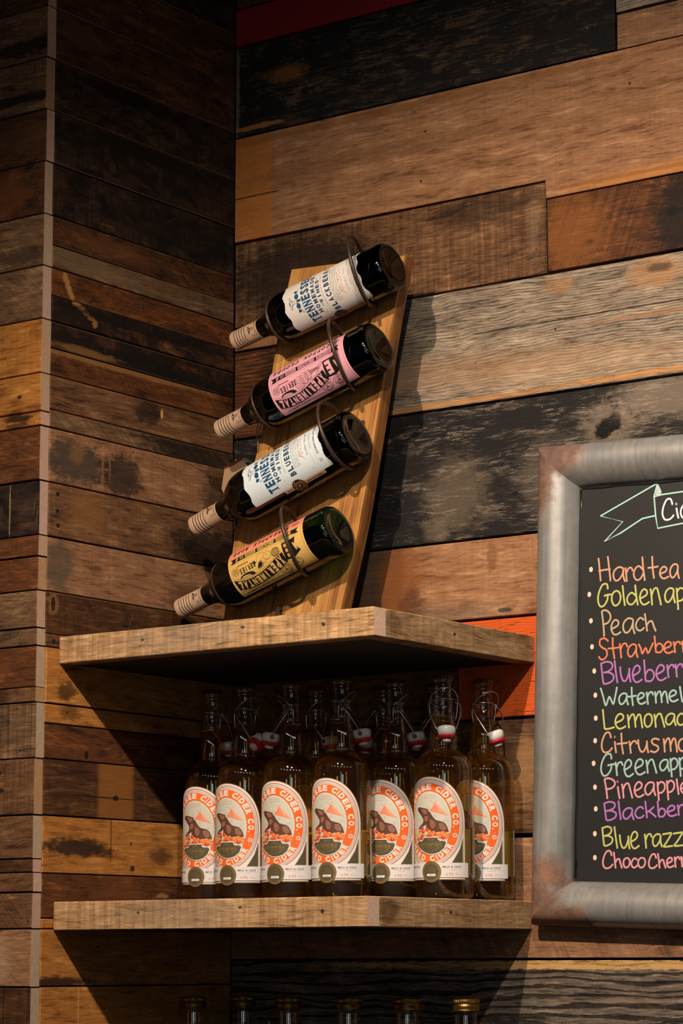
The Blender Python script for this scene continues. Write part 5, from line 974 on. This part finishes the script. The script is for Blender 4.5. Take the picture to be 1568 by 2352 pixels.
def rail(side):
    bm = bmesh.new(); A_, B_ = [], []
    for u_, h_ in prof:
        y = -h_
        if side == 'l': a, b = (u_, y, -u_), (u_, y, -BH + u_)
        if side == 'r': a, b = (BW - u_, y, -u_), (BW - u_, y, -BH + u_)
        if side == 't': a, b = (u_, y, -u_), (BW - u_, y, -u_)
        if side == 'b': a, b = (u_, y, -BH + u_), (BW - u_, y, -BH + u_)
        A_.append(bm.verts.new(a)); B_.append(bm.verts.new(b))
    n = len(prof)
    for i in range(n): bm.faces.new((A_[i], A_[(i + 1) % n], B_[(i + 1) % n], B_[i]))
    bm.faces.new(A_); bm.faces.new(B_[::-1]); o = bm_obj('frame_rail', bm, FM, cb, smooth=True)
    md = o.modifiers.new('edges', 'EDGE_SPLIT'); md.split_angle = math.radians(50)
for s_ in 'tblr': rail(s_)
PANEL = simple('chalkboard_black', '#18191a', .55, noise_amt=.25, nscale=30, bump=.08)
bm = bmesh.new(); add_box(bm, .052, BW - .052, -.0088, -.0005, -BH + .052, -.052); bm_obj('board_panel', bm, PANEL, cb)
bm = bmesh.new()
add_tube(bm, [(.062 + .0006 * math.sin(k * 1.7), -.0092, -.064 - k * .0262) for k in range(21)], .0018, 6, flat=(0, 1, 0))
add_tube(bm, [(.064 + k * .03, -.0092, -.062 - .0006 * math.sin(k * 2.1)) for k in range(22)], .0016, 6, flat=(0, 1, 0))
bm_obj('sealant_bead', bm, simple('black_sealant', '#0e0f10', .35), cb, smooth=True)
CC = dict(peach='#c9957a', lime='#b8b868', sand='#b89f80', coral='#d07555', violet='#aa6cb0', aqua='#98b8b0', pink='#d68f9a', white='#dcd8e0', aqua_line='#a4cfc2', hatch='#d8d8d8')
CM = {k: simple('chalk_' + k, v_, .9, noise_amt=.12, nscale=500) for k, v_ in CC.items()}
for col_, strokes in CHALK:
    bm = bmesh.new()
    for st_ in strokes:
        pts = [(x / 1e4, -.0091, z / 1e4) for x, z in st_]
        if len(pts) > 2 and col_ != 'aqua_line': pts = smooth_profile(pts, 3)
        if max(p_[0] for p_ in pts) > BW - .065: continue
        add_tube(bm, pts, .0006 if col_ == 'hatch' else (.00145 if col_ != 'aqua_line' else .0012), 6, flat=(0, 1, 0))
        if col_ not in ('hatch',):
            for p_ in (pts[0], pts[-1]):
                r_ = bmesh.ops.create_circle(bm, cap_ends=True, segments=10, radius=.00145 if col_ != 'aqua_line' else .0012, matrix=Matrix.Translation((p_[0], p_[1] - .0002, p_[2])) @ Matrix.Rotation(math.pi / 2, 4, 'X'))
    bm_obj({'aqua_line': 'chalk_banner', 'hatch': 'chalk_hatching'}.get(col_, 'chalk_word'), bm, CM[col_], cb)
BUM = simple('chalk_dot', '#dcc4b4', .9)
for k, (x, z) in enumerate(BUL):
    bm = bmesh.new(); bmesh.ops.create_circle(bm, cap_ends=True, segments=14, radius=.0029, matrix=Matrix.Translation((x / 1e4, -.0094, z / 1e4)) @ Matrix.Rotation(math.pi / 2, 4, 'X') @ Matrix.Scale(1.25, 4, (0, 1, 0)))
    bm_obj('chalk_bullet', bm, BUM, cb)
